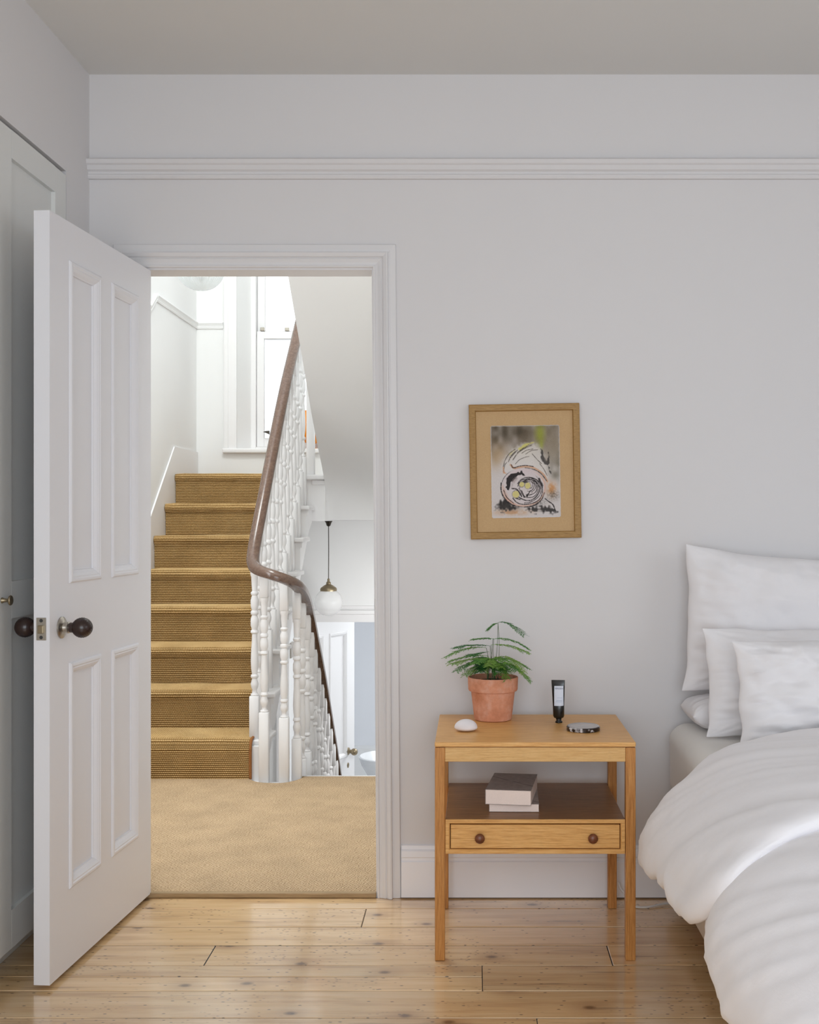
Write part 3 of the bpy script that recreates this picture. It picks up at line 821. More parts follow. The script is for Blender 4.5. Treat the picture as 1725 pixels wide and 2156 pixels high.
def panel_door(root, w, h, th, panels, mat, M, mould, rec=0.012, both=True):
    """door leaf in local coords: x 0..w, y 0..th, z 0..h ; M local->world; panels = list of (x0,x1,z0,z1)"""
    xs = sorted({0, w}|{p[0] for p in panels}|{p[1] for p in panels}); zs = sorted({0, h}|{p[2] for p in panels}|{p[3] for p in panels})
    bm = bmesh.new()
    vf, vb = {}, {}
    for x in xs:
        for z in zs: vf[x, z] = bm.verts.new((x, 0, z)); vb[x, z] = bm.verts.new((x, th, z))
    def hole(xa, xb, za, zb):
        return any(p[0] <= xa+1e-6 and xb <= p[1]+1e-6 and p[2] <= za+1e-6 and zb <= p[3]+1e-6 for p in panels)
    solid = {}
    for i in range(len(xs)-1):
        for j in range(len(zs)-1): solid[i, j] = not hole(xs[i], xs[i+1], zs[j], zs[j+1])
    for (i, j), s in solid.items():
        if not s: continue
        a, b, c, d = (xs[i], zs[j]), (xs[i+1], zs[j]), (xs[i+1], zs[j+1]), (xs[i], zs[j+1])
        bm.faces.new([vf[q] for q in (a, b, c, d)]); bm.faces.new([vb[q] for q in (d, c, b, a)])
        for (di, dj, e0, e1) in ((0, -1, a, b), (1, 0, b, c), (0, 1, c, d), (-1, 0, d, a)):
            if not solid.get((i+di, j+dj), False): bm.faces.new([vf[e0], vb[e0], vb[e1], vf[e1]])
    me = mesh_bm(bm); me.transform(M); link('door_slab', me, mat, root)
    for p in panels:
        bm = bmesh.new(); add_box(bm, p[0]-0.001, p[1]+0.001, rec, th-rec, p[2]-0.001, p[3]+0.001); me = mesh_bm(bm); me.transform(M); link('panel', me, mat, root)
        for side in ((0, 1) if both else (0,)):
            f = (lambda a, b, hh: (a, -hh, b)) if side == 0 else (lambda a, b, hh: (a, th+hh, b))
            # path goes round so that the profile offset points inwards
            me = sweep_flat(mould, [(p[0], p[2]), (p[1], p[2]), (p[1], p[3]), (p[0], p[3])], f, closed=True); me.transform(M); link('panel_moulding', me, mat, root)
MOULD = [(-0.014, -0.001), (-0.014, 0.0025), (-0.010, 0.006), (-0.004, 0.0065), (0.0, 0.004), (0.003, 0.0045), (0.010, 0.000), (0.016, -0.006), (0.018, -0.0065), (0.019, -0.0125)]

# bathroom door
d2 = empty('door_2', (-1.205, HBY+0.19, -1.475), 'white panelled bathroom door standing ajar below the stairs', 'door', kind='structure')
M2 = Matrix.Translation((-1.205, HBY+0.185, -1.475)) @ Matrix.Rotation(math.radians(63.5), 4, 'Z')
panel_door(d2, 0.74, 1.99, 0.038, [(0.11, 0.33, 0.22, 0.78), (0.43, 0.63, 0.22, 0.78), (0.11, 0.33, 0.98, 1.86), (0.43, 0.63, 0.98, 1.86)], M_hwood, M2, MOULD)
def knob_set(root, M, x, z, reeded=True, s=1.0, mat=None, rose=None):
    """knob standing out of local -Y at (x, z)"""
    kp = []
    prof = [(0.0285, 0.0), (0.0285, 0.003), (0.024, 0.006), (0.014, 0.0085), (0.0125, 0.016), (0.0150, 0.0175), (0.0150, 0.021), (0.0125, 0.0225), (0.0125, 0.024)]
    me = lathe_mesh([(r*s, -h*s) for r, h in prof], 28, 'Y'); me.transform(M @ Matrix.Translation((x, 0, z)))
    a = link('rose', me, rose or M_nickel, root, smooth=True); auto_smooth(a)
    prof = [(0.0125, 0.023), (0.0135, 0.026), (0.0130, 0.031), (0.0145, 0.034)]
    cz, r = 0.056, 0.0265; N = 12
    for i in range(N):
        a0 = math.radians(-58+(148)*i/N); a1 = math.radians(-58+148*(i+0.5)/N)
        gr = 0.0019 if reeded else 0
        prof.append(((r-gr)*math.cos(a0), cz+(r-gr)*math.sin(a0))); prof.append(((r+0.0004)*math.cos(a1), cz+(r+0.0004)*math.sin(a1)))
    prof.append((0.001, cz+r))
    me = lathe_mesh([(rr*s, -hh*s) for rr, hh in prof], 36, 'Y'); me.transform(M @ Matrix.Translation((x, 0, z)))
    k = link('door_knob', me, mat or M_bake, root, smooth=True); k['label'] = 'dark turned beehive knob'
    return k
knob_set(d2, M2, 0.655, 1.005, False, 0.95, M_brass, M_brass)
me = lathe_mesh([(0.016, -0.0), (0.016, -0.003), (0.010, -0.005), (0.004, -0.0055)], 20, 'Y'); me.transform(M2 @ Matrix.Translation((0.655, 0, 0.905)) @ Matrix.Diagonal((0.7, 1, 1.2, 1)))
link('keyhole_plate', me, M_brass, d2, smooth=True)
box('hinge', BX0+0.001, BX0+0.01, HBY+0.02, HBY+0.12, 0.29, 0.39, M_nickel, d2)
# washbasin on the far side
bc = Vector((-0.70, HBY+1.55, 0))
wbn = empty('washbasin', (bc.x, bc.y, -1.48), 'white pedestal washbasin seen through the bathroom doorway', 'washbasin')
zr = CZ-(1592-HY)*(bc.y+D0)/F
prof = [(0.02, -0.26), (0.06, -0.24), (0.13, -0.17), (0.19, -0.07), (0.215, 0.0), (0.205, 0.006), (0.18, -0.03), (0.10, -0.13), (0.02, -0.16)]
lathe('bowl', [(r, zr+h) for r, h in prof], M_ceram, wbn, (bc.x, bc.y, 0), 40)
lathe('pedestal', [(0.10, -1.48), (0.09, -1.44), (0.065, -1.2), (0.06, zr-0.22)], M_ceram, wbn, (bc.x, bc.y, 0), 28)
lathe('tap', [(0.02, 0.0), (0.016, 0.01), (0.011, 0.015), (0.011, 0.09), (0.016, 0.095), (0.004, 0.10)], M_nickel, wbn, (bc.x, bc.y+0.19, zr), 16)
box('wall_bath_dado', -1.8, 0.5, by1-0.14, by1, -1.48, CZ-(1574-HY)*(by1-0.1+D0)/F, M_hall, kind='structure')

# ------------------------------------------------------------------ pendants
pg = P(692, 1268, 7.2)
pen = empty('pendant_lamp', (pg.x, pg.y, 1.19), 'clear globe pendant lamp on a brass gallery hanging in the stairwell', 'lamp')
lathe('ceiling_rose', [(0.004, 1.155), (0.012, 1.16), (0.018, 1.178), (0.026, 1.19)], M_bronze, pen, (pg.x, pg.y, 0), 20)
gz = pg.z; gr = 0.088
link('cord', tube_mesh([Vector((pg.x, pg.y, 1.16)), Vector((pg.x+0.001, pg.y, 1.0)), Vector((pg.x, pg.y, gz+gr+0.045))], 0.0026, 8), M_bronze, pen)
lathe('gallery', [(0.052, gz+gr-0.018), (0.053, gz+gr-0.004), (0.048, gz+gr+0.004), (0.028, gz+gr+0.018), (0.014, gz+gr+0.026), (0.016, gz+gr+0.034), (0.008, gz+gr+0.044), (0.008, gz+gr+0.058), (0.003, gz+gr+0.062)], M_brass, pen, (pg.x, pg.y, 0), 28)
gp = [(gr*math.cos(a)+1e-4, gz+gr*math.sin(a)) for a in [math.radians(-90+i*(145/26)) for i in range(27)]]
lathe('globe', gp, M_globe, pen, (pg.x, pg.y, 0), 40, closed_ends=False)

rc = P(422, 560, 6.3); rz = CZ+478*6.3/F
rib = empty('pendant_lamp', (rc.x, rc.y, 3.4), 'ribbed glass dome pendant half hidden by the top of the doorway', 'lamp')
prof = []
for i in range(15):
    a = math.radians(-88+i*88/14); prof.append((0.128*math.cos(a), rz+0.115+0.115*math.sin(a)))
prof += [(0.124, rz+0.14), (0.10, rz+0.19), (0.05, rz+0.225)]
lathe('shade', prof, M_ribglass, rib, (rc.x, rc.y, 0), 144, closed_ends=False, wob=lambda a, h: 1+0.018*math.cos(48*a))
lathe('gallery', [(0.052, rz+0.222), (0.052, rz+0.24), (0.02, rz+0.27), (0.008, rz+0.30)], M_brass, rib, (rc.x, rc.y, 0), 28)
lathe('bulb', [(0.006, rz+0.05), (0.03, rz+0.07), (0.03, rz+0.11), (0.014, rz+0.16), (0.014, rz+0.21)], M_ceram, rib, (rc.x, rc.y, 0), 20)
link('cord', tube_mesh([Vector((rc.x, rc.y, rz+0.29)), Vector((rc.x, rc.y, 3.6)), Vector((rc.x, rc.y, 4.6))], 0.003, 8), M_bronze, rib)

# amber glass vase on the stair window sill
vc = P(656, 940, 7.50)
va = lathe('vase', [(0.03, WZ0), (0.032, WZ0+0.006), (0.016, WZ0+0.014), (0.014, WZ0+0.03), (0.05, WZ0+0.045), (0.085, WZ0+0.09), (0.094, WZ0+0.14), (0.085, WZ0+0.19), (0.06, WZ0+0.225), (0.055, WZ0+0.25), (0.05, WZ0+0.248), (0.055, WZ0+0.222), (0.08, WZ0+0.19), (0.085, WZ0+0.14), (0.02, WZ0+0.06)], M_amber, None, (vc.x, vc.y, 0), 36)
tag(va, 'amber glass vase on the stairwell window sill behind the newel post', 'vase')

# ================================================================== BEDROOM DOOR (open past a right angle)
near = Vector((-1.088, Y(2.927), 0)); hinge = Vector((-1.0326, 0.0, 0))
dx = (near-hinge); DW = dx.length; ang = math.atan2(dx.y, dx.x)
# local x from hinge to the free edge; visible face is local -Y?  choose M so that -Y points to +X (towards the camera side)
ex = dx.normalized(); ey = Vector((-1, 0, 0)) - ex*ex.dot(Vector((-1, 0, 0))); ey.normalize(); ez = Vector((0, 0, 1))
# free edge at local x = 0, hinge at local x = DW
Md = Matrix(((-ex.x, ey.x, 0, near.x), (-ex.y, ey.y, 0, near.y), (0, 0, 1, 0.013), (0, 0, 0, 1)))
d1o = empty('door_1', (hinge.x-0.02, -0.004, 0), 'white four panel bedroom door standing open with dark beehive knobs', 'door', kind='structure')
HDR = 1.984
pnl = [(0.129, 0.307, 0.224, 0.797), (0.415, 0.593, 0.224, 0.797), (0.129, 0.307, 1.037, 1.867), (0.415, 0.593, 1.037, 1.867)]
panel_door(d1o, DW-0.003, HDR, 0.042, pnl, M_door, Md, MOULD)
knob_set(d1o, Md, 0.069, 0.9095)
Mback = Md @ Matrix.Translation((0, 0.042, 0)) @ Matrix.Rotation(PI, 4, 'Z')
knob_set(d1o, Mback, -0.069, 0.9095)
def on_edge(bm):
    me = mesh_bm(bm); me.transform(Md); return me
bm = bmesh.new(); add_box(bm, -0.0012, 0.002, 0.009, 0.035, 0.883, 0.941, 0.0004, 1); lp = link('latch_plate', on_edge(bm), M_nickel, d1o)
bm = bmesh.new(); add_box(bm, -0.0085, 0.0, 0.0145, 0.0285, 0.901, 0.9215, 0.0012, 2); link('latch_bolt', on_edge(bm), M_brass, lp)
for zz in (0.8905, 0.9335):
    me = lathe_mesh([(0.0046, 0.0), (0.0046, -0.0018), (0.002, -0.0016)], 16, 'X'); me.transform(Md @ Matrix.Translation((0.0002, 0.022, zz))); link('screw', me, M_screw, lp)
for zz in (0.25, 1.70):
    me = lathe_mesh([(0.006, zz), (0.006, zz+0.09)], 12, 'Z'); me.transform(Matrix.Translation((hinge.x-0.047, -0.012, 0))); link('hinge', me, M_nickel, d1o, smooth=True)

# ================================================================== BUILT-IN WARDROBE
WXF = -1.23
wd = empty('wardrobe', (WXF, -0.45, 0), 'built-in white wardrobe in the wall behind the open door', 'wardrobe')
bm = bmesh.new()
add_box(bm, -1.80, -1.78, wy0, wy1, 0.0, 2.25); add_box(bm, -1.80, -1.325, wy1-0.0, wy1+0.02, 0.0, 2.25); add_box(bm, -1.80, -1.325, wy0-0.02, wy0, 0.0, 2.25)
add_box(bm, -1.80, -1.322, wy0, wy1, 2.253, 2.27); add_box(bm, -1.80, -1.322, wy0, wy1, 0.0, 0.055)
link('carcass', mesh_bm(bm), M_dark, wd)
box('plinth', -1.30, -1.287, wy0, wy1, 0.0, 0.066, M_ward, wd)
dz0, dz1 = 0.066, 2.240
def ward_door(ya, yb, knob_y=None):
    # local: x along +Y, y into the wall, facing +X
    Mw = Matrix(((0, -1, 0, WXF), (1, 0, 0, ya), (0, 0, 1, dz0), (0, 0, 0, 1)))
    w = yb-ya; xs = [0, 0.088, w-0.088, w]
    dr = empty('door', (WXF, ya, dz0), '', None); del dr['label']
    dr.parent = wd; dr.matrix_parent_inverse = Matrix.Translation(-wd.location)
    th = 0.022; pan = [(0.088, w-0.088, 0.168-dz0, 0.942-dz0), (0.088, w-0.088, 1.041-dz0, 2.165-dz0)]
    bm = bmesh.new()
    add_box(bm, 0, 0.088, 0, th, 0, dz1-dz0, 0.001, 1); add_box(bm, w-0.088, w, 0, th, 0, dz1-dz0, 0.001, 1)
    for (za, zb) in ((0, 0.168-dz0), (0.942-dz0, 1.041-dz0), (2.165-dz0, dz1-dz0)): add_box(bm, 0.088, w-0.088, 0, th, za, zb)
    me = mesh_bm(bm); me.transform(Mw); link('door_frame', me, M_ward, dr)
    for p in pan:
        bm = bmesh.new(); add_box(bm, p[0], p[1], 0.012, th-0.002, p[2], p[3]); me = mesh_bm(bm); me.transform(Mw); link('panel', me, M_ward, dr)
    if knob_y is not None:
        kp = [(0.0075, 0.0), (0.0075, 0.002), (0.0055, 0.006), (0.0045, 0.014), (0.0055, 0.018), (0.0125, 0.0205), (0.0135, 0.023), (0.012, 0.0255), (0.004, 0.0265)]
        k = lathe('knob', kp, M_brass, dr, (WXF, knob_y, 0.995), 24, 'X')
    return dr
ward_door(-0.700, wy1-0.004, -0.676)
ward_door(-1.200, -0.7035, -1.176)
ward_door(-1.700, -1.2035, -1.676)
ward_door(-2.196, -1.7035, -2.15)

# ================================================================== FRAMED PRINT
pc = P(1106, 992, 3.63)
fr = empty('framed_picture', (pc.x, -0.002, pc.z), 'small framed watercolour of a rolled bloom in a wide linen mount', 'picture')
RZ = Matrix.Translation((pc.x, 0, pc.z)) @ Matrix.Rotation(math.radians(-0.95), 4, 'Y')
fw, fh = 233/2/663.6, 283.5/2/663.6
me = sweep_flat([(0, 0.0), (0, 0.017), (0.003, 0.019), (0.0195, 0.0165), (0.022, 0.010), (0.022, 0.004)], [(-fw, -fh), (fw, -fh), (fw, fh), (-fw, fh)], lambda a, b, h: (a, -0.003-h, b), closed=True)
me.transform(RZ); link('frame', me, M_frame, fr)
bm = bmesh.new(); add_box(bm, -fw+0.02, fw-0.02, -0.0105, -0.004, -fh+0.02, fh-0.02); me = mesh_bm(bm); me.transform(RZ); link('mount', me, M_mount, fr)
# backing board
bm = bmesh.new(); add_box(bm, -fw+0.004, fw-0.004, -0.006, -0.001, -fh+0.004, fh-0.004); me = mesh_bm(bm); me.transform(RZ); link('backing', me, M_mount, fr)
# painted sheet: colours worked out point by point in paper coordinates 0..860 x 0..1130 (like the crop)
NXp, NZp = 250, 330
gx, gy = np.meshgrid(np.linspace(0, 1, NXp), np.linspace(0, 1, NZp))
U, V = gx*850, gy*1130
rng = np.random.default_rng(3)
def vnoise(sx, sy, seed):
    r = np.random.default_rng(seed); nx, ny = int(850/sx)+3, int(1130/sy)+3
    gr_ = r.random((ny, nx)); a = U/sx; b = V/sy
    i, j = a.astype(int), b.astype(int); fa, fb = a-i, b-j
    fa = fa*fa*(3-2*fa); fb = fb*fb*(3-2*fb)
    return (gr_[j, i]*(1-fa)+gr_[j, i+1]*fa)*(1-fb)+(gr_[j+1, i]*(1-fa)+gr_[j+1, i+1]*fa)*fb
grain = (rng.random(U.shape)-0.5)
img = np.zeros(U.shape+(3,)); img[:] = np.array([205, 198, 196])
def lay(col, a):
    a = np.clip(a, 0, 1)[..., None]; img[:] = img*(1-a)+np.array(col)*a
def blob(cx, cy, rx, ry, p=2.0):
    return np.clip(1.25-np.sqrt(((U-cx)/rx)**2+((V-cy)/ry)**2), 0, 1)**p
def stroke(pts, w, soft=1.0):
    d = np.full(U.shape, 1e9); pp = catmull([(a, b, 0) for a, b in pts], 6)
    for p, q in zip(pp[:-1], pp[1:]):
        vx, vy = q.x-p.x, q.y-p.y; L = vx*vx+vy*vy+1e-9
        t = np.clip(((U-p.x)*vx+(V-p.y)*vy)/L, 0, 1); d = np.minimum(d, np.hypot(U-p.x-t*vx, V-p.y-t*vy))
    return np.clip((w+3*soft-d)/(3*soft), 0, 1)
n1 = vnoise(60, 90, 1); n2 = vnoise(22, 26, 2); n3 = vnoise(120, 150, 4)
topw = np.clip(1-(V-110-n3*120)/330, 0, 1)
lay((110, 98, 82), topw*(0.55+0.55*n1)); lay((74, 66, 54), blob(120, 90, 200, 150)*n1*0.9); lay((72, 64, 52), blob(330, 70, 170, 110)*n1*0.8)
lay((150, 138, 120), blob(760, 260, 220, 420)*0.75); lay((104, 98, 82), blob(800, 520, 130, 240)*n1)
lay((176, 148, 112), blob(90, 380, 190, 240)*0.7); lay((210, 206, 206), blob(200, 520, 160, 180)*0.6)
lay((146, 150, 62), blob(610, 100, 80, 170, 1.3)*0.9); lay((150, 156, 70), blob(625, 230, 40, 100)*0.7)
lay((214, 208, 210), blob(400, 450, 330, 260)*0.7); lay((206, 190, 150), blob(420, 330, 240, 110)*0.35)
def poly(pts, soft=6, rough=10):
    ins = np.zeros(U.shape, bool); d = np.full(U.shape, 1e9); n = len(pts)
    for k in range(n):
        x0, y0 = pts[k]; x1, y1 = pts[(k+1) % n]
        cond = ((y0 > V) != (y1 > V)); xi = (x1-x0)*(V-y0)/((y1-y0) if y1 != y0 else 1e-9)+x0
        ins ^= cond & (U < xi)
        vx, vy = x1-x0, y1-y0; L = vx*vx+vy*vy+1e-9
        t = np.clip(((U-x0)*vx+(V-y0)*vy)/L, 0, 1); d = np.minimum(d, np.hypot(U-x0-t*vx, V-y0-t*vy))
    sd = np.where(ins, -d, d)+(n2-0.5)*2*rough
    return np.clip(0.5-sd/soft, 0, 1)
INK = (40, 35, 35)
def ink(pts, w, a=0.85, col=INK): lay(col, stroke(pts, w, 1.4)*a*np.clip(0.35+n4*1.1, 0, 1))
n4 = vnoise(13, 13, 9)
# pale feathered leaves above the bloom
lay((212, 206, 200), poly([(150, 520), (170, 420), (260, 310), (400, 230), (560, 225), (640, 330), (700, 520), (690, 640), (560, 560), (400, 520), (250, 540)], 60, 20)*0.75)
lay((204, 196, 112), poly([(330, 290), (420, 225), (540, 205), (450, 250), (370, 300)], 14, 6)*0.9); lay((200, 190, 130), poly([(220, 350), (300, 300), (260, 340), (230, 380)], 16, 6)*0.7)
for p_, w_ in (([(150, 500), (175, 420), (225, 345), (300, 290)], 2.4), ([(215, 440), (250, 370), (310, 310)], 3.6), ([(235, 400), (300, 330), (330, 300)], 2.2), ([(270, 420), (330, 340), (420, 280), (500, 245)], 3.4),
               ([(330, 330), (390, 285), (470, 240)], 3.8), ([(380, 340), (440, 305), (520, 290)], 2.0), ([(300, 470), (350, 420), (420, 390), (470, 380)], 1.6), ([(510, 350), (570, 420), (620, 470)], 2.2),
               ([(430, 350), (500, 310), (580, 300)], 1.6), ([(250, 480), (262, 515), (300, 520)], 3), ([(600, 470), (650, 540), (690, 620)], 2), ([(150, 560), (170, 480), (195, 450)], 2)): ink(p_, w_, 0.75, (66, 58, 50))
lay((44, 40, 38), poly([(615, 290), (640, 300), (650, 380), (690, 430), (715, 330), (728, 420), (705, 490), (740, 600), (715, 560), (700, 500), (650, 470), (618, 390)], 12, 12)*0.75)
lay((170, 158, 146), blob(678, 400, 26, 60)*0.8)
lay((196, 140, 100), poly([(140, 510), (150, 580), (195, 592), (165, 560), (158, 500)], 14, 5)*0.8); lay((200, 146, 110), stroke([(240, 480), (290, 522), (400, 505), (520, 520), (640, 600), (690, 690)], 7, 3)*0.7)
ink([(250, 480), (275, 515), (350, 498), (430, 490), (520, 505)], 3.2); ink([(420, 520), (520, 540), (610, 590), (680, 680)], 3.5)
# orange stains
lay((198, 142, 92), blob(740, 780, 95, 140)*0.9*np.clip(n2+0.35, 0, 1)); lay((202, 152, 108), blob(250, 1060, 330, 60)*0.8*np.clip(n2+0.3, 0, 1)); lay((92, 84, 74), blob(760, 860, 110, 90)*n4*0.9)
# dark ground under the bloom
lay((36, 33, 32), poly([(60, 1010), (110, 930), (160, 890), (250, 960), (330, 1000), (240, 1030), (130, 1040)], 46, 34)*0.9); lay((44, 41, 40), poly([(440, 1020), (560, 1000), (700, 1010), (810, 1060), (800, 1100), (720, 1060), (600, 1050), (520, 1070)], 30, 30)*0.85)
ink([(660, 900), (720, 950), (760, 980), (780, 1040)], 3.4); ink([(690, 930), (740, 960), (790, 1060)], 2.2); lay((110, 102, 96), blob(250, 1000, 240, 110)*0.5*n2); lay((70, 66, 62), blob(560, 940, 160, 70)*n4*0.6)
# the bloom head
head = np.hypot((U-398)/278, (V-758)/240)
lay((206, 196, 196), np.clip((1.02-head)*14, 0, 1))
lay((210, 192, 194), np.clip((1.0-head)*10, 0, 1)*np.clip((640-V)/80, 0, 1)*0.7)
lay((208, 158, 132), np.clip(1-np.abs(head-0.95)*15, 0, 1)*np.clip((U*0.6+V-860)/160, 0, 1)*0.7)
lay((204, 160, 140), poly([(130, 720), (165, 780), (200, 880), (290, 960), (250, 960), (160, 880)], 30, 8)*0.7)
lay(INK, np.clip(1-np.abs(head-1.0)*42, 0, 1)*np.clip(0.2+n4, 0, 1)*np.clip((V-580)/160+(330-U)/200, 0.1, 1))
lay((36, 32, 32), poly([(195, 640), (240, 590), (330, 575), (378, 552), (412, 610), (350, 612), (290, 640), (250, 690), (232, 760), (215, 800), (185, 750), (180, 690)], 8, 14)*0.92)
lay((150, 132, 130), poly([(240, 690), (290, 640), (330, 630), (280, 700), (240, 780)], 20, 16)*0.5)
lay(INK, poly([(545, 615), (600, 660), (640, 740), (632, 770), (590, 690)], 10, 8)*0.85); ink([(120, 700), (118, 790), (150, 880), (215, 950), (300, 990)], 4.5); ink([(150, 790), (190, 880), (270, 950)], 3)
ink([(650, 830), (610, 920), (520, 985), (400, 1000)], 4)
for k, (r, a0, a1, w_) in enumerate([(1.0, -70, 150, 3.6), (0.90, -85, 100, 2.4), (0.80, -100, 170, 4.2), (0.70, -150, 110, 2.2), (0.60, -170, 80, 3.4), (0.50, -190, 60, 2.0), (0.40, -200, 95, 2.6), (0.28, -150, 60, 1.8)]):
    ink([(432+3*k+(196*r)*math.cos(math.radians(t)), 800-13*k*0.8+(172*r)*math.sin(math.radians(t))+7*math.sin(t*0.06+k*1.7)) for t in np.linspace(a0, a1, 12)], w_, 0.9)
ink([(255, 770), (310, 780), (350, 830), (370, 870)], 6); ink([(340, 770), (385, 850), (430, 870), (480, 800)], 4); ink([(370, 800), (405, 880)], 5); ink([(300, 890), (350, 905)], 5)
lay(INK, poly([(395, 690), (440, 680), (455, 700), (415, 705)], 6, 3)*0.8); lay(INK, poly([(420, 850), (470, 820), (440, 880)], 6, 4)*0.8)
for (cx, cy, rx, ry) in ((375, 722, 33, 33), (448, 738, 36, 40), (300, 842, 44, 46)):
    e = np.hypot((U-cx)/rx, (V-cy)/ry)+0.12*(n4-0.5); lay((206, 194, 130), np.clip((1-e)*6, 0, 1)); lay((44, 38, 34), np.clip(1-np.abs(e-1.05)*9, 0, 1)*0.85*np.clip(n4+0.3, 0, 1))
img += grain[..., None]*14*(0.4+n2[..., None])
lay((212, 206, 204), np.clip(1-np.minimum(np.minimum(U, 850-U), np.minimum(V, 1130-V))/(9+8*n2), 0, 1)*0.85)
img = np.clip(img, 0, 255)/255
lim = np.where(img > 0.04045, ((img+0.055)/1.055)**2.4, img/12.92)
sx0, sx1 = -fw+0.068, fw-0.068+0.004; sz1, sz0 = fh-0.068, -fh+0.066
cr = 0.012
verts, cols = [], []
for j in range(NZp):
    for i in range(NXp):
        x = sx0+(sx1-sx0)*i/(NXp-1); z = sz1+(sz0-sz1)*j/(NZp-1)
        # rounded, slightly deckled corners
        rag = 0.0007*noise.noise(Vector((x*160, z*160, 0)))
        cx = min(max(x, sx0+cr*0.5), sx1-cr*0.5); cz_ = min(max(z, sz0+cr*0.5), sz1-cr*0.5)
        v = Vector((x-cx, z-cz_))
        if v.length > cr*0.5: v = v.normalized()*cr*0.5
        verts.append((cx+v.x+rag*(1 if i in (0, NXp-1) else 0), -0.0125, cz_+v.y+rag*(1 if j in (0, NZp-1) else 0)))
nb = len(verts)
faces = [[j*NXp+i, (j+1)*NXp+i, (j+1)*NXp+i+1, j*NXp+i+1] for j in range(NZp-1) for i in range(NXp-1)]
ring = [i for i in range(NXp)]+[j*NXp+NXp-1 for j in range(1, NZp)]+[(NZp-1)*NXp+i for i in range(NXp-2, -1, -1)]+[j*NXp for j in range(NZp-2, 0, -1)]
for i in ring: verts.append((verts[i][0], -0.0098, verts[i][2]))
for k in range(len(ring)):
    k2 = (k+1) % len(ring); faces.append([ring[k], ring[k2], nb+k2, nb+k])
me = pydata(verts, faces, recalc=False)
ca = me.color_attributes.new('print', 'FLOAT_COLOR', 'POINT')
arr = np.ones((len(verts), 4), dtype=np.float32); arr[:nb, :3] = lim.reshape(-1, 3); arr[nb:, :3] = (0.6, 0.57, 0.55)
ca.data.foreach_set('color', arr.ravel())
me.transform(RZ); pr = link('print', me, M_print, fr); pr['label'] = 'painted sheet with a pale rolled bloom on grey wash'

# ================================================================== BEDSIDE TABLE
DF = 3.124; YF = Y(DF); YB = Y(3.566)
TX0, TX1, TZ = -0.109, 0.4396, 0.5966
ns = empty('bedside_table', ((TX0+TX1)/2, (YF+YB)/2, 0), 'oak bedside table with one drawer and an open shelf', 'table')
box('table_top', TX0-0.0005, TX1+0.0005, YF-0.001, YB+0.002, TZ-0.0125, TZ, M_oakX, ns, 0.0022, 2)
LW = 0.0272
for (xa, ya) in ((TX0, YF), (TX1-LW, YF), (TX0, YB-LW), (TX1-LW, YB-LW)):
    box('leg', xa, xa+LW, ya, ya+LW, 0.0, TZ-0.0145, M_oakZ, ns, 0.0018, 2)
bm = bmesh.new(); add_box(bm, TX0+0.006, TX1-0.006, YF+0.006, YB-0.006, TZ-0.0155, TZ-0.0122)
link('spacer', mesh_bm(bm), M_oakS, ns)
ax0, ax1 = TX0+LW, TX1-LW
box('apron', ax0, ax1, YF+0.003, YF+0.021, 0.543, TZ-0.0145, M_oakR, ns, 0.001, 1)
box('apron', ax0, ax1, YB-0.021, YB-0.004, 0.543, TZ-0.0145, M_oakR, ns, 0.001, 1)
for xa in (TX0+0.004, TX1-0.022): box('apron', xa, xa+0.018, YF+LW, YB-LW, 0.543, TZ-0.0145, M_oakR, ns, 0.001, 1)
bx0, bx1, bz0, bz1 = -0.0805, 0.4112, 0.291, 0.385
cab = empty('drawer_case', ((bx0+bx1)/2, YF, bz0), '', None); del cab['label']; cab.parent = ns; cab.matrix_parent_inverse = Matrix.Translation(-ns.location)
cfy, cby = YF+0.004, YB-0.006
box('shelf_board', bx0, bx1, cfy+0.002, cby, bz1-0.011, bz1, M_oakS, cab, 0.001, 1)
box('case_bottom', bx0, bx1, cfy+0.002, cby, bz0, bz0+0.011, M_oakX, cab, 0.001, 1)
for xa in (bx0, bx1-0.012): box('case_side', xa, xa+0.012, cfy+0.002, cby, bz0+0.011, bz1-0.011, M_oakX, cab)
box('case_back', bx0+0.012, bx1-0.012, cby-0.01, cby, bz0+0.011, bz1-0.011, M_oakX, cab)
me = sweep_flat([(0, -0.004), (0, 0.0), (0.001, 0.001), (0.0095, 0.001), (0.0122, -0.003), (0.0125, -0.01)], [(bx0, bz0), (bx1, bz0), (bx1, bz1), (bx0, bz1)], lambda a, b, h: (a, cfy-h, b), closed=True)
link('case_edging', me, M_oakX, cab)
dw = box('drawer', bx0+0.0145, bx1-0.0145, cfy+0.002, cfy+0.35, bz0+0.0145, bz1-0.0150, M_oakX, ns, 0.0012, 1)
for kx in (0.0136, 0.322):
    kp = [(0.006, 0.0), (0.0065, -0.007), (0.009, -0.010), (0.0130, -0.0135), (0.0138, -0.018), (0.0125, -0.0225), (0.008, -0.026), (0.002, -0.0272)]
    lathe('knob', kp, M_teak, dw, (kx, cfy+0.002, 0.3365), 28, 'Y')

# ------------------------------------------------------------------ things on the table
PX, PY = 0.0553, Y(3.481)
plant = empty('potted_fern', (PX, PY, TZ), 'feathery green asparagus fern in a terracotta pot on the bedside table', 'plant')
pot = [(0.050, 0.0), (0.0560, 0.002), (0.0575, 0.008), (0.0665, 0.084), (0.0668, 0.087), (0.0735, 0.089), (0.0752, 0.093), (0.0765, 0.1285), (0.0752, 0.1303), (0.0715, 0.1300), (0.0700, 0.126), (0.0690, 0.105)]
lathe('pot', [(r, TZ+h) for r, h in pot], M_terra, plant, (PX, PY, 0), 56, closed_ends=False)
lathe('soil', [(0.0698, TZ+0.112), (0.05, TZ+0.117), (0.02, TZ+0.121), (0.002, TZ+0.122)], M_soil, plant, (PX, PY, 0), 40, closed_ends=False, wob=lambda a, h: 1+0.0*a)

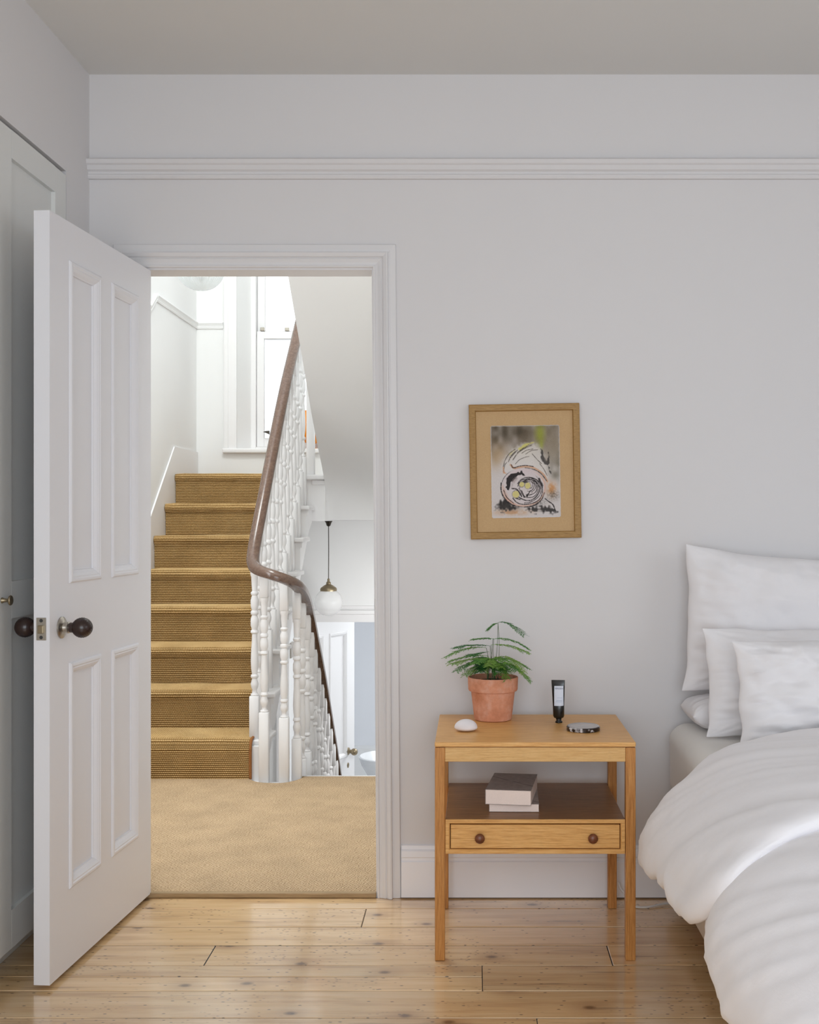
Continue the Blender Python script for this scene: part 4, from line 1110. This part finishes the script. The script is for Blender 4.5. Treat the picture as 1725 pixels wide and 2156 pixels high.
def frond_mesh(p0, p1, p2, width, seed, nb=15, needle=0.0078):
    """fern frond: thin curved axis with tapering side twigs carrying fine needles"""
    r = random.Random(seed); vs, fs = [], []
    def blade(a, b, w, nrm):
        t = (b-a); s = t.cross(nrm)
        if s.length < 1e-7: return
        s = s.normalized()*w; i = len(vs)
        vs.extend([a-s, a+s, a.lerp(b, 0.6)+s*0.9, b, a.lerp(b, 0.6)-s*0.9]); fs.append([i, i+1, i+2, i+3, i+4])
    def q(t): return p0*(1-t)**2+p1*2*t*(1-t)+p2*t*t
    def dq(t): return ((p1-p0)*2*(1-t)+(p2-p1)*2*t).normalized()
    N = 16
    ax = [q(i/N) for i in range(N+1)]
    for a, b in zip(ax[:-1], ax[1:]):
        for nrm in (Vector((0, 0, 1)), Vector((0, 1, 0))): blade(a, b+(b-a)*0.3, 0.0006, nrm)
    for i in range(nb*2):
        t = 0.10+0.88*(i/(nb*2-1)); o = q(t); d = dq(t)
        side = d.cross(Vector((0, 0, 1))); side = (side.normalized() if side.length > 1e-5 else Vector((0, 1, 0)))*(1 if i % 2 else -1)
        L = width*math.sin(PI*min(1, (0.16+0.84*(1-t))**0.8))*r.uniform(0.75, 1.15)+0.003
        td = (side*0.75+d*0.72+Vector((0, 0, r.uniform(-0.22, 0.10)))).normalized()
        e = o+td*L-Vector((0, 0, L*0.12))
        blade(o, e, 0.0006, Vector((0, 0, 1)))
        k = max(3, int(L/0.0021))
        for j in range(k):
            u = (j+0.5)/k; b0 = o.lerp(e, u); s2 = td.cross(Vector((0, 0, 1))).normalized()
            ln = needle*(1-0.55*u)*r.uniform(0.7, 1.2)
            for sg in (-1, 1):
                nd = (s2*sg*0.8+td*0.75+Vector((0, 0, r.uniform(-0.5, 0.5)))).normalized()
                blade(b0, b0+nd*ln, 0.00075, Vector((r.uniform(-.3, .3), r.uniform(-.8, .1), 1)))
    return pydata(vs, fs, recalc=False)
def A(px, py, dy=0.0): return P(px, py, 3.481+dy)
FR = [((1049, 1311), (1072, 1303), (1104, 1337), 0.03, -0.02, 0.020), ((1049, 1312), (1040, 1311), (1027, 1326), -0.01, 0.0, 0.013),
      ((1038, 1346), (1070, 1338), (1111, 1364), 0.02, 0.03, 0.020), ((1040, 1345), (1020, 1342), (994, 1346), 0.0, 0.02, 0.014),
      ((1034, 1358), (1070, 1352), (1113, 1374), 0.0, -0.03, 0.019), ((1032, 1360), (995, 1354), (958, 1363), -0.01, -0.03, 0.020),
      ((1024, 1364), (985, 1356), (938, 1383), -0.02, -0.05, 0.020), ((1030, 1372), (1000, 1376), (985, 1380), 0.0, -0.07, 0.016),
      ((1045, 1384), (1080, 1374), (1102, 1413), 0.0, -0.05, 0.022), ((1042, 1386), (1080, 1382), (1112, 1406), 0.02, 0.04, 0.019),
      ((1026, 1380), (985, 1378), (946, 1392), 0.0, 0.02, 0.022), ((1022, 1386), (985, 1384), (950, 1398), -0.02, -0.06, 0.022),
      ((1022, 1392), (990, 1388), (960, 1413), -0.02, -0.08, 0.022), ((1028, 1398), (1000, 1396), (979, 1421), -0.01, -0.06, 0.018),
      ((1048, 1392), (1085, 1394), (1116, 1433), 0.0, -0.02, 0.022), ((1046, 1402), (1058, 1400), (1067, 1430), -0.02, -0.09, 0.018),
      ((1036, 1388), (1050, 1380), (1075, 1396), -0.02, -0.10, 0.024), ((1036, 1388), (1020, 1380), (1000, 1396), -0.02, -0.10, 0.024),
      ((1038, 1392), (1036, 1382), (1030, 1402), -0.03, -0.11, 0.022), ((1040, 1390), (1050, 1378), (1060, 1388), 0.02, 0.07, 0.022),
      ((1034, 1390), (1010, 1378), (1005, 1388), 0.02, 0.07, 0.022), ((1044, 1398), (1064, 1392), (1088, 1412), -0.02, -0.09, 0.022),
      ((1030, 1404), (1036, 1398), (1048, 1418), -0.02, -0.085, 0.018), ((1032, 1400), (1018, 1396), (1008, 1414), -0.02, -0.08, 0.018)]
fr_ = random.Random(12)
for k in range(16):
    ax_, ay_ = 1024+fr_.uniform(0, 26), 1388+fr_.uniform(-6, 18); tx_ = ax_+fr_.choice((-1, 1))*fr_.uniform(14, 44); dy_ = fr_.uniform(-0.085, 0.05)
    FR.append(((ax_, ay_), ((ax_+tx_)/2, ay_-fr_.uniform(4, 10)), (tx_, ay_+fr_.uniform(2, 20)), dy_*0.3, dy_, fr_.uniform(0.016, 0.024)))
sr = random.Random(5)
for k, (a, b, c, dy1, dy2, wdt) in enumerate(FR):
    p0 = A(a[0], a[1], dy1*0.4); p1 = A(b[0], b[1], dy1); p2 = A(c[0], c[1], dy2)
    link('frond', frond_mesh(p0, p1, p2, wdt, 100+k, nb=15 if k > 1 else 12), M_leaf, plant)
    root = Vector((PX+sr.uniform(-0.018, 0.018), PY+sr.uniform(-0.018, 0.018), TZ+0.119))
    mid = root.lerp(p0, 0.55)+Vector((sr.uniform(-0.004, 0.004), 0, 0.006))
    if a[1] < 1372 or k % 2 == 0: link('stem', tube_mesh(catmull([root, mid, p0], 6), 0.0007, 5), M_stem, plant, smooth=True)

# white stone
sp = Vector((-0.0253, Y(3.292), TZ)); bm = bmesh.new()
bmesh.ops.create_uvsphere(bm, u_segments=40, v_segments=24, radius=1.0)
for v in bm.verts:
    c = v.co.copy(); z = c.z
    n_ = 1+0.02*noise.noise(c*1.3)
    h = z*0.0235 if z > 0 else z*0.0105
    v.co = Vector((c.x*0.0333*n_, c.y*0.030*n_, 0.0103+h))
me = mesh_bm(bm); me.transform(Matrix.Translation(sp)); st = link('stone', me, M_pebble, None, smooth=True)
tag(st, 'smooth white domed stone beside the plant pot', 'stone')

# hand cream tube standing on its cap
tb = Vector((P(1177.3, 1520, 3.42).x, Y(3.425), TZ))
tu = empty('cream_tube', tb, 'black hand cream tube with a pale label standing on its cap', 'tube')
TM = Matrix.Translation(tb) @ Matrix.Rotation(math.radians(-14), 4, 'Z') @ Matrix.Rotation(math.radians(-1.0), 4, 'Y')
def ellipse_loft(rows, seg=32):
    vs, fs = [], []
    for (z, a, b) in rows:
        for k in range(seg):
            t = 2*PI*k/seg; vs.append((a*math.copysign(abs(math.cos(t))**0.8, math.cos(t)), b*math.copysign(abs(math.sin(t))**0.9, math.sin(t)), z))
    for i in range(len(rows)-1):
        for k in range(seg): fs.append([i*seg+k, i*seg+(k+1) % seg, (i+1)*seg+(k+1) % seg, (i+1)*seg+k])
    fs.append(list(range(seg-1, -1, -1))); fs.append([(len(rows)-1)*seg+k for k in range(seg)])
    return pydata(vs, fs)
me = ellipse_loft([(0.012, 0.007, 0.007), (0.016, 0.0145, 0.0135), (0.021, 0.0165, 0.0155), (0.05, 0.0172, 0.0135), (0.08, 0.0185, 0.0085), (0.105, 0.0195, 0.0045), (0.117, 0.0200, 0.0014), (0.118, 0.0202, 0.0012), (0.1275, 0.0203, 0.0011)])
me.transform(TM); o = link('tube_body', me, M_blackpl, tu, smooth=True); auto_smooth(o, 0.6)
me = lathe_mesh([(0.0105, 0.0), (0.0108, 0.002), (0.0106, 0.004), (0.008, 0.006), (0.0078, 0.010), (0.009, 0.0125)], 28); me.transform(TM); o = link('cap', me, M_blackpl, tu, smooth=True)
# label wraps the front
lv, lf = [], []
LN = 10
def tube_front(x, z):
    rows = [(0.021, 0.0165, 0.0155), (0.05, 0.0172, 0.0135), (0.08, 0.0185, 0.0085), (0.105, 0.0195, 0.0045), (0.117, 0.02, 0.0014)]
    for (z0, a0, b0), (z1, a1, b1) in zip(rows[:-1], rows[1:]):
        if z0 <= z <= z1:
            t = (z-z0)/(z1-z0); a = a0+(a1-a0)*t; b = b0+(b1-b0)*t
            c = min(1, abs(x)/a)**(1/0.8); return -b*max(0, 1-c*c)**0.45-0.0004
    return -0.002
lx0, lx1, lz0, lz1 = -0.0112, 0.0162, 0.052, 0.110
for j in range(LN+1):
    for i in range(LN+1):
        x = lx0+(lx1-lx0)*i/LN; z = lz0+(lz1-lz0)*j/LN; lv.append((x, tube_front(x, z), z))
for j in range(LN):
    for i in range(LN): lf.append([j*(LN+1)+i, j*(LN+1)+i+1, (j+1)*(LN+1)+i+1, (j+1)*(LN+1)+i])
me = pydata(lv, lf); me.transform(TM); lb = link('label', me, M_labelw, tu, smooth=True); lb['label'] = 'pale label printed with a brand word'
cu = bpy.data.curves.new('verden', 'FONT'); cu.body = 'VERDEN'; cu.size = 0.0066; cu.align_x = 'CENTER'; cu.space_character = 1.05
to = bpy.data.objects.new('verden_tmp', cu); COL.objects.link(to)
dg = bpy.context.evaluated_depsgraph_get(); tm = bpy.data.meshes.new_from_object(to.evaluated_get(dg)); bpy.data.objects.remove(to)
for v in tm.vertices:
    x, z = 0.0025+v.co.x*0.98, 0.1005+v.co.y; v.co = Vector((x, tube_front(x, z)-0.0004, z))
tm.transform(TM); tm.materials.clear(); link('lettering', tm, M_ink, tu)
bm = bmesh.new()
for (x0, x1, z) in ((-0.002, 0.0135, 0.0748), (-0.004, 0.0125, 0.0680), (-0.006, 0.0135, 0.0655), (-0.006, 0.012, 0.0630)):
    N = 8
    for i in range(N):
        xa, xb = x0+(x1-x0)*i/N, x0+(x1-x0)*(i+0.8)/N
        bm.faces.new([bm.verts.new((xx, tube_front(xx, zz)-0.0004, zz)) for xx, zz in ((xa, z), (xb, z), (xb, z+0.0008), (xa, z+0.0008))])
me = mesh_bm(bm); me.transform(TM); link('small_print', me, M_inkpale, tu)

# marble box
mc = (0.3133, Y(3.303))
md = empty('trinket_box', (mc[0], mc[1], TZ), 'low round black and white marble dish beside the tube', 'dish')
lathe('dish', [(0.045, 0.0), (0.0484, 0.0015), (0.0486, 0.0105), (0.047, 0.0122), (0.012, 0.0126), (0.001, 0.0126)], M_marble, md, (mc[0], mc[1], TZ), 18)
lathe('lid', [(0.0455, 0.0122), (0.0462, 0.0135), (0.044, 0.0146), (0.02, 0.0152), (0.001, 0.0153)], simple('lid_reflection_grey', lin(176, 170, 168), 0.08, 0.12, 20, 0.8), md, (mc[0], mc[1], TZ), 18)  # grey colour stands in for the reflection on the clear lid

# ------------------------------------------------------------------ books on the shelf
def book(x0, x1, y0, y1, z0, z1, rot, label, cx, cy):
    b = empty('paperback', ((x0+x1)/2, (y0+y1)/2, z0), label, 'book', 'paperbacks on the bedside shelf')
    M = Matrix.Translation((cx, cy, 0)) @ Matrix.Rotation(rot, 4, 'Z') @ Matrix.Translation((-cx, -cy, 0))
    ct = 0.0012
    bm = bmesh.new(); add_box(bm, x0, x1-0.001, y0+0.001, y1-0.001, z0+ct, z1-ct); 
    for v in bm.verts: v.co.x += 0.0
    me = mesh_bm(bm); me.transform(M); link('page_block', me, M_page, b)
    bm = bmesh.new()
    add_box(bm, x0-ct, x1, y0, y1, z0, z0+ct, 0.0004, 1); add_box(bm, x0-ct, x1, y0, y1, z1-ct, z1, 0.0004, 1); add_box(bm, x0-ct, x0, y0, y1, z0, z1, 0.0004, 1)
    me = mesh_bm(bm); me.transform(M); link('cover', me, M_cover, b)
    return b
SH = bz1+0.0006
book(0.0413, 0.180, Y(3.207), Y(3.405), SH, SH+0.0225, math.radians(-1.5), 'thinner pale edged paperback at the bottom of the shelf stack', 0.04, Y(3.207))
book(0.0306, 0.158, Y(3.202), Y(3.412), SH+0.0226, SH+0.0640, math.radians(-8.0), 'thick paperback with a grey photographic cover on top of the stack', 0.0306, Y(3.202))

# ================================================================== BED
BX, BYH = 0.602, -0.03
base = box('bed_base', BX+0.004, 2.15, -2.12, BYH, 0.085, 0.33, M_divan, None, 0.012, 2)
bbm = base
tag(base, 'cream fabric divan base under the mattress', 'bed')
for (xa, ya) in ((0.70, -0.14), (0.70, -2.0), (2.04, -0.14), (2.04, -2.0)):
    lathe('foot', [(0.022, 0.0), (0.028, 0.05), (0.03, 0.09)], M_teak, base, (xa, ya, 0), 16)
# mattress with fitted sheet
MTZ = 0.572
bm = bmesh.new(); add_box(bm, BX, 2.15, -2.12, BYH, 0.334, MTZ, 0.06, 10)
me = mesh_bm(bm)
bm = bmesh.new(); bm.from_mesh(me); bmesh.ops.subdivide_edges(bm, edges=[e for e in bm.edges if e.calc_length() > 0.05], cuts=24, use_grid_fill=True)
for v in bm.verts:
    if v.co.z > 0.36: v.co += v.normal*(noise.noise(v.co*4.5)*0.006+noise.noise(v.co*13)*0.0025-0.004)
bm.to_mesh(me); bm.free()
mt = link('mattress', me, M_sheet, None, smooth=True); tag(mt, 'mattress in an off-white fitted sheet on the divan base', 'mattress')

def pillow(name, label, cx, cy, cz, w, h, t, tilt, yaw=0.0, roll=0.0, seed=0, sag=0.0, ear=0.03, mat=None, wrinkle=1.0, pw=3.0):
    """upright pillow: local x width, z height (0..h from its bottom edge), y thickness; tilt leans its top back"""
    N, Mz = 96, 72; vs, fs = [], []
    for side in (-1, 1):
        for j in range(Mz+1):
            for i in range(N+1):
                u = math.sin((-1+2*i/N)*PI/2); v = math.sin((-1+2*j/Mz)*PI/2)
                e = (1-abs(u)**(pw*1.3 if pw > 3 else pw))*(1-abs(v)**pw)
                th = t*0.5*max(0, e)**0.62
                # pinched sides, pointed corners
                px = u*w/2*(1-ear*(1-v*v)); pz = h/2+v*h/2*(1-ear*1.1*(1-u*u))
                c = (abs(u)*abs(v))**4
                pz -= sag*(1-u*u)*(v+1)/2
                q = Vector((u*2.3+seed, v*1.9, side*3.1))
                wr = wrinkle*(0.012*noise.noise(q*1.3)+0.008*noise.noise(Vector((u*7+v*2+seed*3, v*3-u, side)))+0.004*noise.noise(q*6))
                cornerw = wrinkle*0.006*math.sin((math.atan2(1-abs(v)+0.02, 1-abs(u)+0.02))*16)*max(0, abs(u)*abs(v)-0.35)
                de = min(1-abs(u), 1-abs(v)); al = v*3.2 if abs(u) > abs(v) else u*5
                puck = wrinkle*(0.013*noise.noise(Vector((al*2.4+seed*5, de*1.0, side*2+seed)))+0.006*noise.noise(Vector((al*6+seed*5, de*2.0, side*2+seed))))*math.exp(-de/0.3)*min(1, 0.25+de*8)
                y = side*(th+(wr+cornerw+puck)*min(1, e*4))
                px += 0.006*noise.noise(Vector((seed, v*2.5, 3.3)))*abs(u)**3*wrinkle; pz += 0.006*noise.noise(Vector((seed, u*3.5, 8.3)))*abs(v)**3*wrinkle
                vs.append((px, y, pz))
    L = (N+1)*(Mz+1)
    for s in (0, 1):
        for j in range(Mz):
            for i in range(N):
                a = s*L+j*(N+1)+i; f = [a, a+1, a+N+2, a+N+1]; fs.append(f if s == 0 else f[::-1])
    me = pydata(vs, fs, recalc=False)
    bm = bmesh.new(); bm.from_mesh(me); bmesh.ops.remove_doubles(bm, verts=bm.verts[:], dist=0.0004); bmesh.ops.recalc_face_normals(bm, faces=bm.faces[:])
    bm.to_mesh(me); bm.free()
    Mx = Matrix.Translation((cx, cy, cz)) @ Matrix.Rotation(yaw, 4, 'Z') @ Matrix.Rotation(roll, 4, 'Y') @ Matrix.Rotation(tilt, 4, 'X')
    me.transform(Mx)
    o = link(name, me, mat or M_linen2, None, smooth=True); auto_smooth(o, 1.1); tag(o, label, 'pillow', 'white pillows at the head of the bed'); return o
PT = 0.573
pillow('pillow', 'large square pillow leaning on the wall, tallest of the pillows', 1.04, -0.135, PT+0.094, 0.80, 0.452, 0.17, math.radians(-5), 0.0, 0.03, 1, 0.030, 0.035)
pillow('pillow', 'pillow lying flat under the tall pillow, only its corner showing', 1.037, -0.262, PT+0.046, 0.78, 0.215, 0.092, math.radians(-90), 0.0, 0.0, 4, 0.0, 0.0, wrinkle=0.35, pw=9.0)
pillow('pillow', 'middle pillow propped between the tall pillow and the front one', 1.063, -0.350, PT+0.004, 0.785, 0.315, 0.13, math.radians(-13), 0.0, 0.0, 7, 0.0, 0.03)
pillow('pillow', 'front plump pillow against the turned down duvet', 1.118, -0.522, PT+0.003, 0.80, 0.30, 0.19, math.radians(-14), math.radians(2), 0.0, 11, 0.0, 0.035, wrinkle=1.3)

# ------------------------------------------------------------------ duvet
def interp(tab, x):
    if x <= tab[0][0]: return tab[0][1]
    for (a, p), (b, q) in zip(tab[:-1], tab[1:]):
        if x <= b: return p+(q-p)*(x-a)/(b-a)
    return tab[-1][1]
def resample(pts, n):
    L = [0]
    for a, b in zip(pts[:-1], pts[1:]): L.append(L[-1]+(b-a).length)
    out = []; k = 0
    for i in range(n+1):
        t = L[-1]*i/n
        while k < len(L)-2 and L[k+1] < t: k += 1
        f = (t-L[k])/max(1e-9, L[k+1]-L[k]); out.append(pts[k].lerp(pts[k+1], min(1, max(0, f))))
    return out
# cross-sections (x, z) from the far side over the top to the hanging near side, outer surface of the quilt
SEC_HEAD = [(2.36, 0.30), (2.33, 0.50), (2.2, 0.62), (1.9, 0.685), (1.5, 0.70), (1.2, 0.69), (0.909, 0.660), (0.78, 0.644), (0.6725, 0.6225), (0.605, 0.582), (0.548, 0.525), (0.50, 0.475), (0.461, 0.4255), (0.437, 0.375), (0.430, 0.32), (0.430, 0.25), (0.432, 0.18)]
SEC_FOOT = [(2.36, 0.30), (2.33, 0.50), (2.2, 0.63), (1.9, 0.70), (1.5, 0.72), (1.2, 0.715), (0.909, 0.695), (0.78, 0.674), (0.662, 0.640), (0.605, 0.619), (0.548, 0.588), (0.505, 0.550), (0.470, 0.505), (0.449, 0.455), (0.438, 0.40), (0.431, 0.32), (0.430, 0.22)]
def bulge(d): return interp([(2.18, 0.0), (2.3, 0.004), (2.5, 0.006), (2.65, 0.002), (2.8, 0.0)], d)
def outer(d, hemz, inset=0.0):
    t = min(1, max(0, (3.02-d)/(3.02-2.2)))
    dense = catmull([Vector((a[0]+(b[0]-a[0])*t, a[1]+(b[1]-a[1])*t, 0)) for a, b in zip(SEC_HEAD, SEC_FOOT)], 8)
    if inset: dense = offset_poly(dense, inset)
    zc = hemz+0.055; out = []
    for k, p in enumerate(dense):
        if p.x < 0.75 and p.y < zc:
            q = dense[k-1]; f = (q.y-zc)/max(1e-6, q.y-p.y); out.append(q.lerp(p, f)); break
        out.append(p)
    cx = out[-1].x-bulge(d)
    out = resample(out, 64)
    out += [Vector((cx-a, hemz+b, 0)) for a, b in ((0.003, 0.036), (0.0045, 0.020), (0.0025, 0.007), (-0.005, -0.001), (-0.016, -0.002), (-0.028, 0.012), (-0.038, 0.05), (-0.055, 0.11))]
    return out
def offset_poly(pts, o):
    out = []
    for i, p in enumerate(pts):
        t = pts[min(i+1, len(pts)-1)]-pts[max(i-1, 0)]; n = Vector((t.y, -t.x, 0))          # travelling towards -x this points up and out
        n = n.normalized() if n.length > 1e-9 else Vector((0, 1, 0))
        out.append(p+n*o)
    return out
def folds(q, s):
    a = noise.noise(Vector((q.y*4.2+q.z*4.0+q.x*2.2+s, q.x*1.1-q.z*1.2-q.y*0.4, s)))
    b = noise.noise(Vector((q.y*11+q.z*9+q.x*5+s*2, q.x*2.2-q.z*2.6, s+4)))
    c = noise.noise(q*24+Vector((s, 0, 0)))
    r = 1-abs(noise.noise(Vector((q.y*6.5+q.z*7+q.x*3.5+s*3, q.x*1.2-q.z*1.4, 9.1))))*2.2
    f = 1-abs(noise.noise(Vector((q.y*13+q.z*12+q.x*7+s*5, q.x*1.8-q.z*2.2, 5.5))))*3.0
    return 0.010*a+0.0055*b+0.0015*c+0.005*max(0, r-0.35)+0.003*max(0, f)
def build_sheet(stations, nu, s, amp, name):
    """stations: list of (depth, polyline) ; each resampled to nu points"""
    vs, fs = [], []
    rows = [(d, resample(catmull(p, 2), nu)) for d, p in stations]
    for d, r in rows:
        for p in r: vs.append((p.x, Y(d), p.y))
    nv = len(rows)-1
    for j in range(nv):
        for k in range(nu): fs.append([j*(nu+1)+k, j*(nu+1)+k+1, (j+1)*(nu+1)+k+1, (j+1)*(nu+1)+k])
    me = pydata(vs, fs, recalc=False)
    if sum(v.normal.z for v in me.vertices) < 0: me.flip_normals()
    nr = [v.normal.copy() for v in me.vertices]
    for i, v in enumerate(me.vertices):
        k = i % (nu+1)/nu; j = (i//(nu+1))/nv
        v.co += nr[i]*folds(v.co, s)*amp(k, j)
    me.update(); return me
def main_hem(d):
    return 0.356+0.012*math.sin(d*9.0)+0.016*noise.noise(Vector((d*6, 2, 0)))+interp([(1.2, 0.035), (1.75, 0.034), (1.95, 0.008), (2.1, 0.0), (2.3, 0.0), (2.6, 0.03), (3.0, 0.08)], d)
stn = []
for j in range(141):
    d = 1.1+(2.93-1.1)*j/140
    o = interp([(1.1, -0.026), (1.6, -0.024), (2.1, -0.024), (2.2, -0.030), (2.32, -0.048), (2.9, -0.062)], d)
    pl = outer(d, main_hem(d), o); sh = interp([(1.1, 0.024), (2.12, 0.030), (2.25, 0.02), (2.45, 0.0)], d)
    for p in pl: p.x -= sh*min(1, max(0, (0.60-p.y)/0.16)) if p.x < 1.0 else 0
    stn.append((d, pl))
duv = empty('duvet', (1.3, -1.4, 0.59), 'puffy white duvet turned back at the pillows and hanging over the bed side', 'duvet')
link('duvet_body', build_sheet(stn, 170, 2.3, lambda k, j: 1.0 if j < 0.6 else 0.5, 'body'), M_linen, duv, smooth=True)
def cuff_hem(d): return interp([(2.18, 0.47), (2.22, 0.445), (2.28, 0.408), (2.36, 0.376), (2.45, 0.356), (2.54, 0.352), (2.60, 0.366), (2.68, 0.350), (2.8, 0.326), (2.95, 0.304), (3.05, 0.285)], d)+0.004*math.sin(d*37)
TAB = [(0.0, 2.80, -0.060), (0.05, 2.93, -0.056), (0.09, 2.99, -0.044), (0.125, 3.02, -0.024), (0.16, 3.015, -0.008), (0.21, 2.97, 0.0), (0.32, 2.85, 0.003), (0.5, 2.66, 0.004), (0.66, 2.46, 0.004), (0.78, 2.30, 0.003), (0.85, 2.225, -0.001), (0.90, 2.20, -0.012), (0.93, 2.198, -0.024), (0.96, 2.215, -0.034), (1.0, 2.30, -0.038)]
TABC = catmull([(a, b, c) for a, b, c in TAB], 8)
stn = []
for j in range(151):
    t = j/150
    d = interp([(p.x, p.y) for p in TABC], t); o = interp([(p.x, p.z) for p in TABC], t)
    stn.append((d, outer(d, cuff_hem(d)+max(0, -o)*0.4, o)))
me = build_sheet(stn, 170, 7.7, lambda k, j: (0.25 if j < 0.12 or j > 0.9 else 1.0), 'fold')
bm = bmesh.new(); bm.from_mesh(me); bmesh.ops.smooth_vert(bm, verts=bm.verts[:], factor=0.5, use_axis_x=True, use_axis_y=True, use_axis_z=True); bm.to_mesh(me); bm.free()
link('duvet_fold', me, M_linen, duv, smooth=True)

# ------------------------------------------------------------------ white cable on the floor
cp = catmull([P(1303, 1858, 3.60), P(1308, 1872, 3.59), P(1318, 1886, 3.57), Vector((0.475, Y(3.555), 0.005)), Vector((0.53, Y(3.54), 0.005)), Vector((0.60, Y(3.575), 0.005)), Vector((0.70, Y(3.60), 0.005)), Vector((0.9, Y(3.6), 0.005))], 8)
for p in cp: p.z = max(p.z, 0.0042)
cb = link('power_cable', tube_mesh(cp, 0.0034, 8), M_cable, None, smooth=True); tag(cb, 'white cable trailing along the skirting from behind the table', 'cable')

# labels for the rest of the setting
REST = {'wall_right': ('white bedroom wall beyond the bed with an opening added for light', 'wall'), 'wall_front': ('white bedroom wall with the bay window behind the camera', 'wall'),
        'ceiling': ('plain off-white bedroom ceiling', 'ceiling'), 'wall_hall_left': ('bright white wall beside the stairs going up', 'wall'),
        'wall_hall_right': ('white stairwell wall beside the flight going down', 'wall'), 'wall_hall_front': ('white stairwell wall above the bedroom doorway', 'wall'),
        'ceiling_hall': ('white stairwell ceiling around an opening added for light', 'ceiling'), 'floor_lower': ('floor of the lower lobby at the foot of the stairs', 'floor'),
        'wall_bath_back': ('pale blue far wall of the downstairs bathroom', 'wall'), 'wall_bath_left': ('pale blue bathroom wall behind the open door', 'wall'),
        'wall_bath_right': ('pale blue bathroom wall nearest the added fill lamp', 'wall'), 'ceiling_bath': ('white bathroom ceiling', 'ceiling'),
        'floor_bath': ('white bathroom floor', 'floor'), 'wall_bath_dado': ('low white boxed wall behind the washbasin', 'wall')}
for nm, (lb, ct) in REST.items():
    if nm in bpy.data.objects: tag(bpy.data.objects[nm], lb, ct)
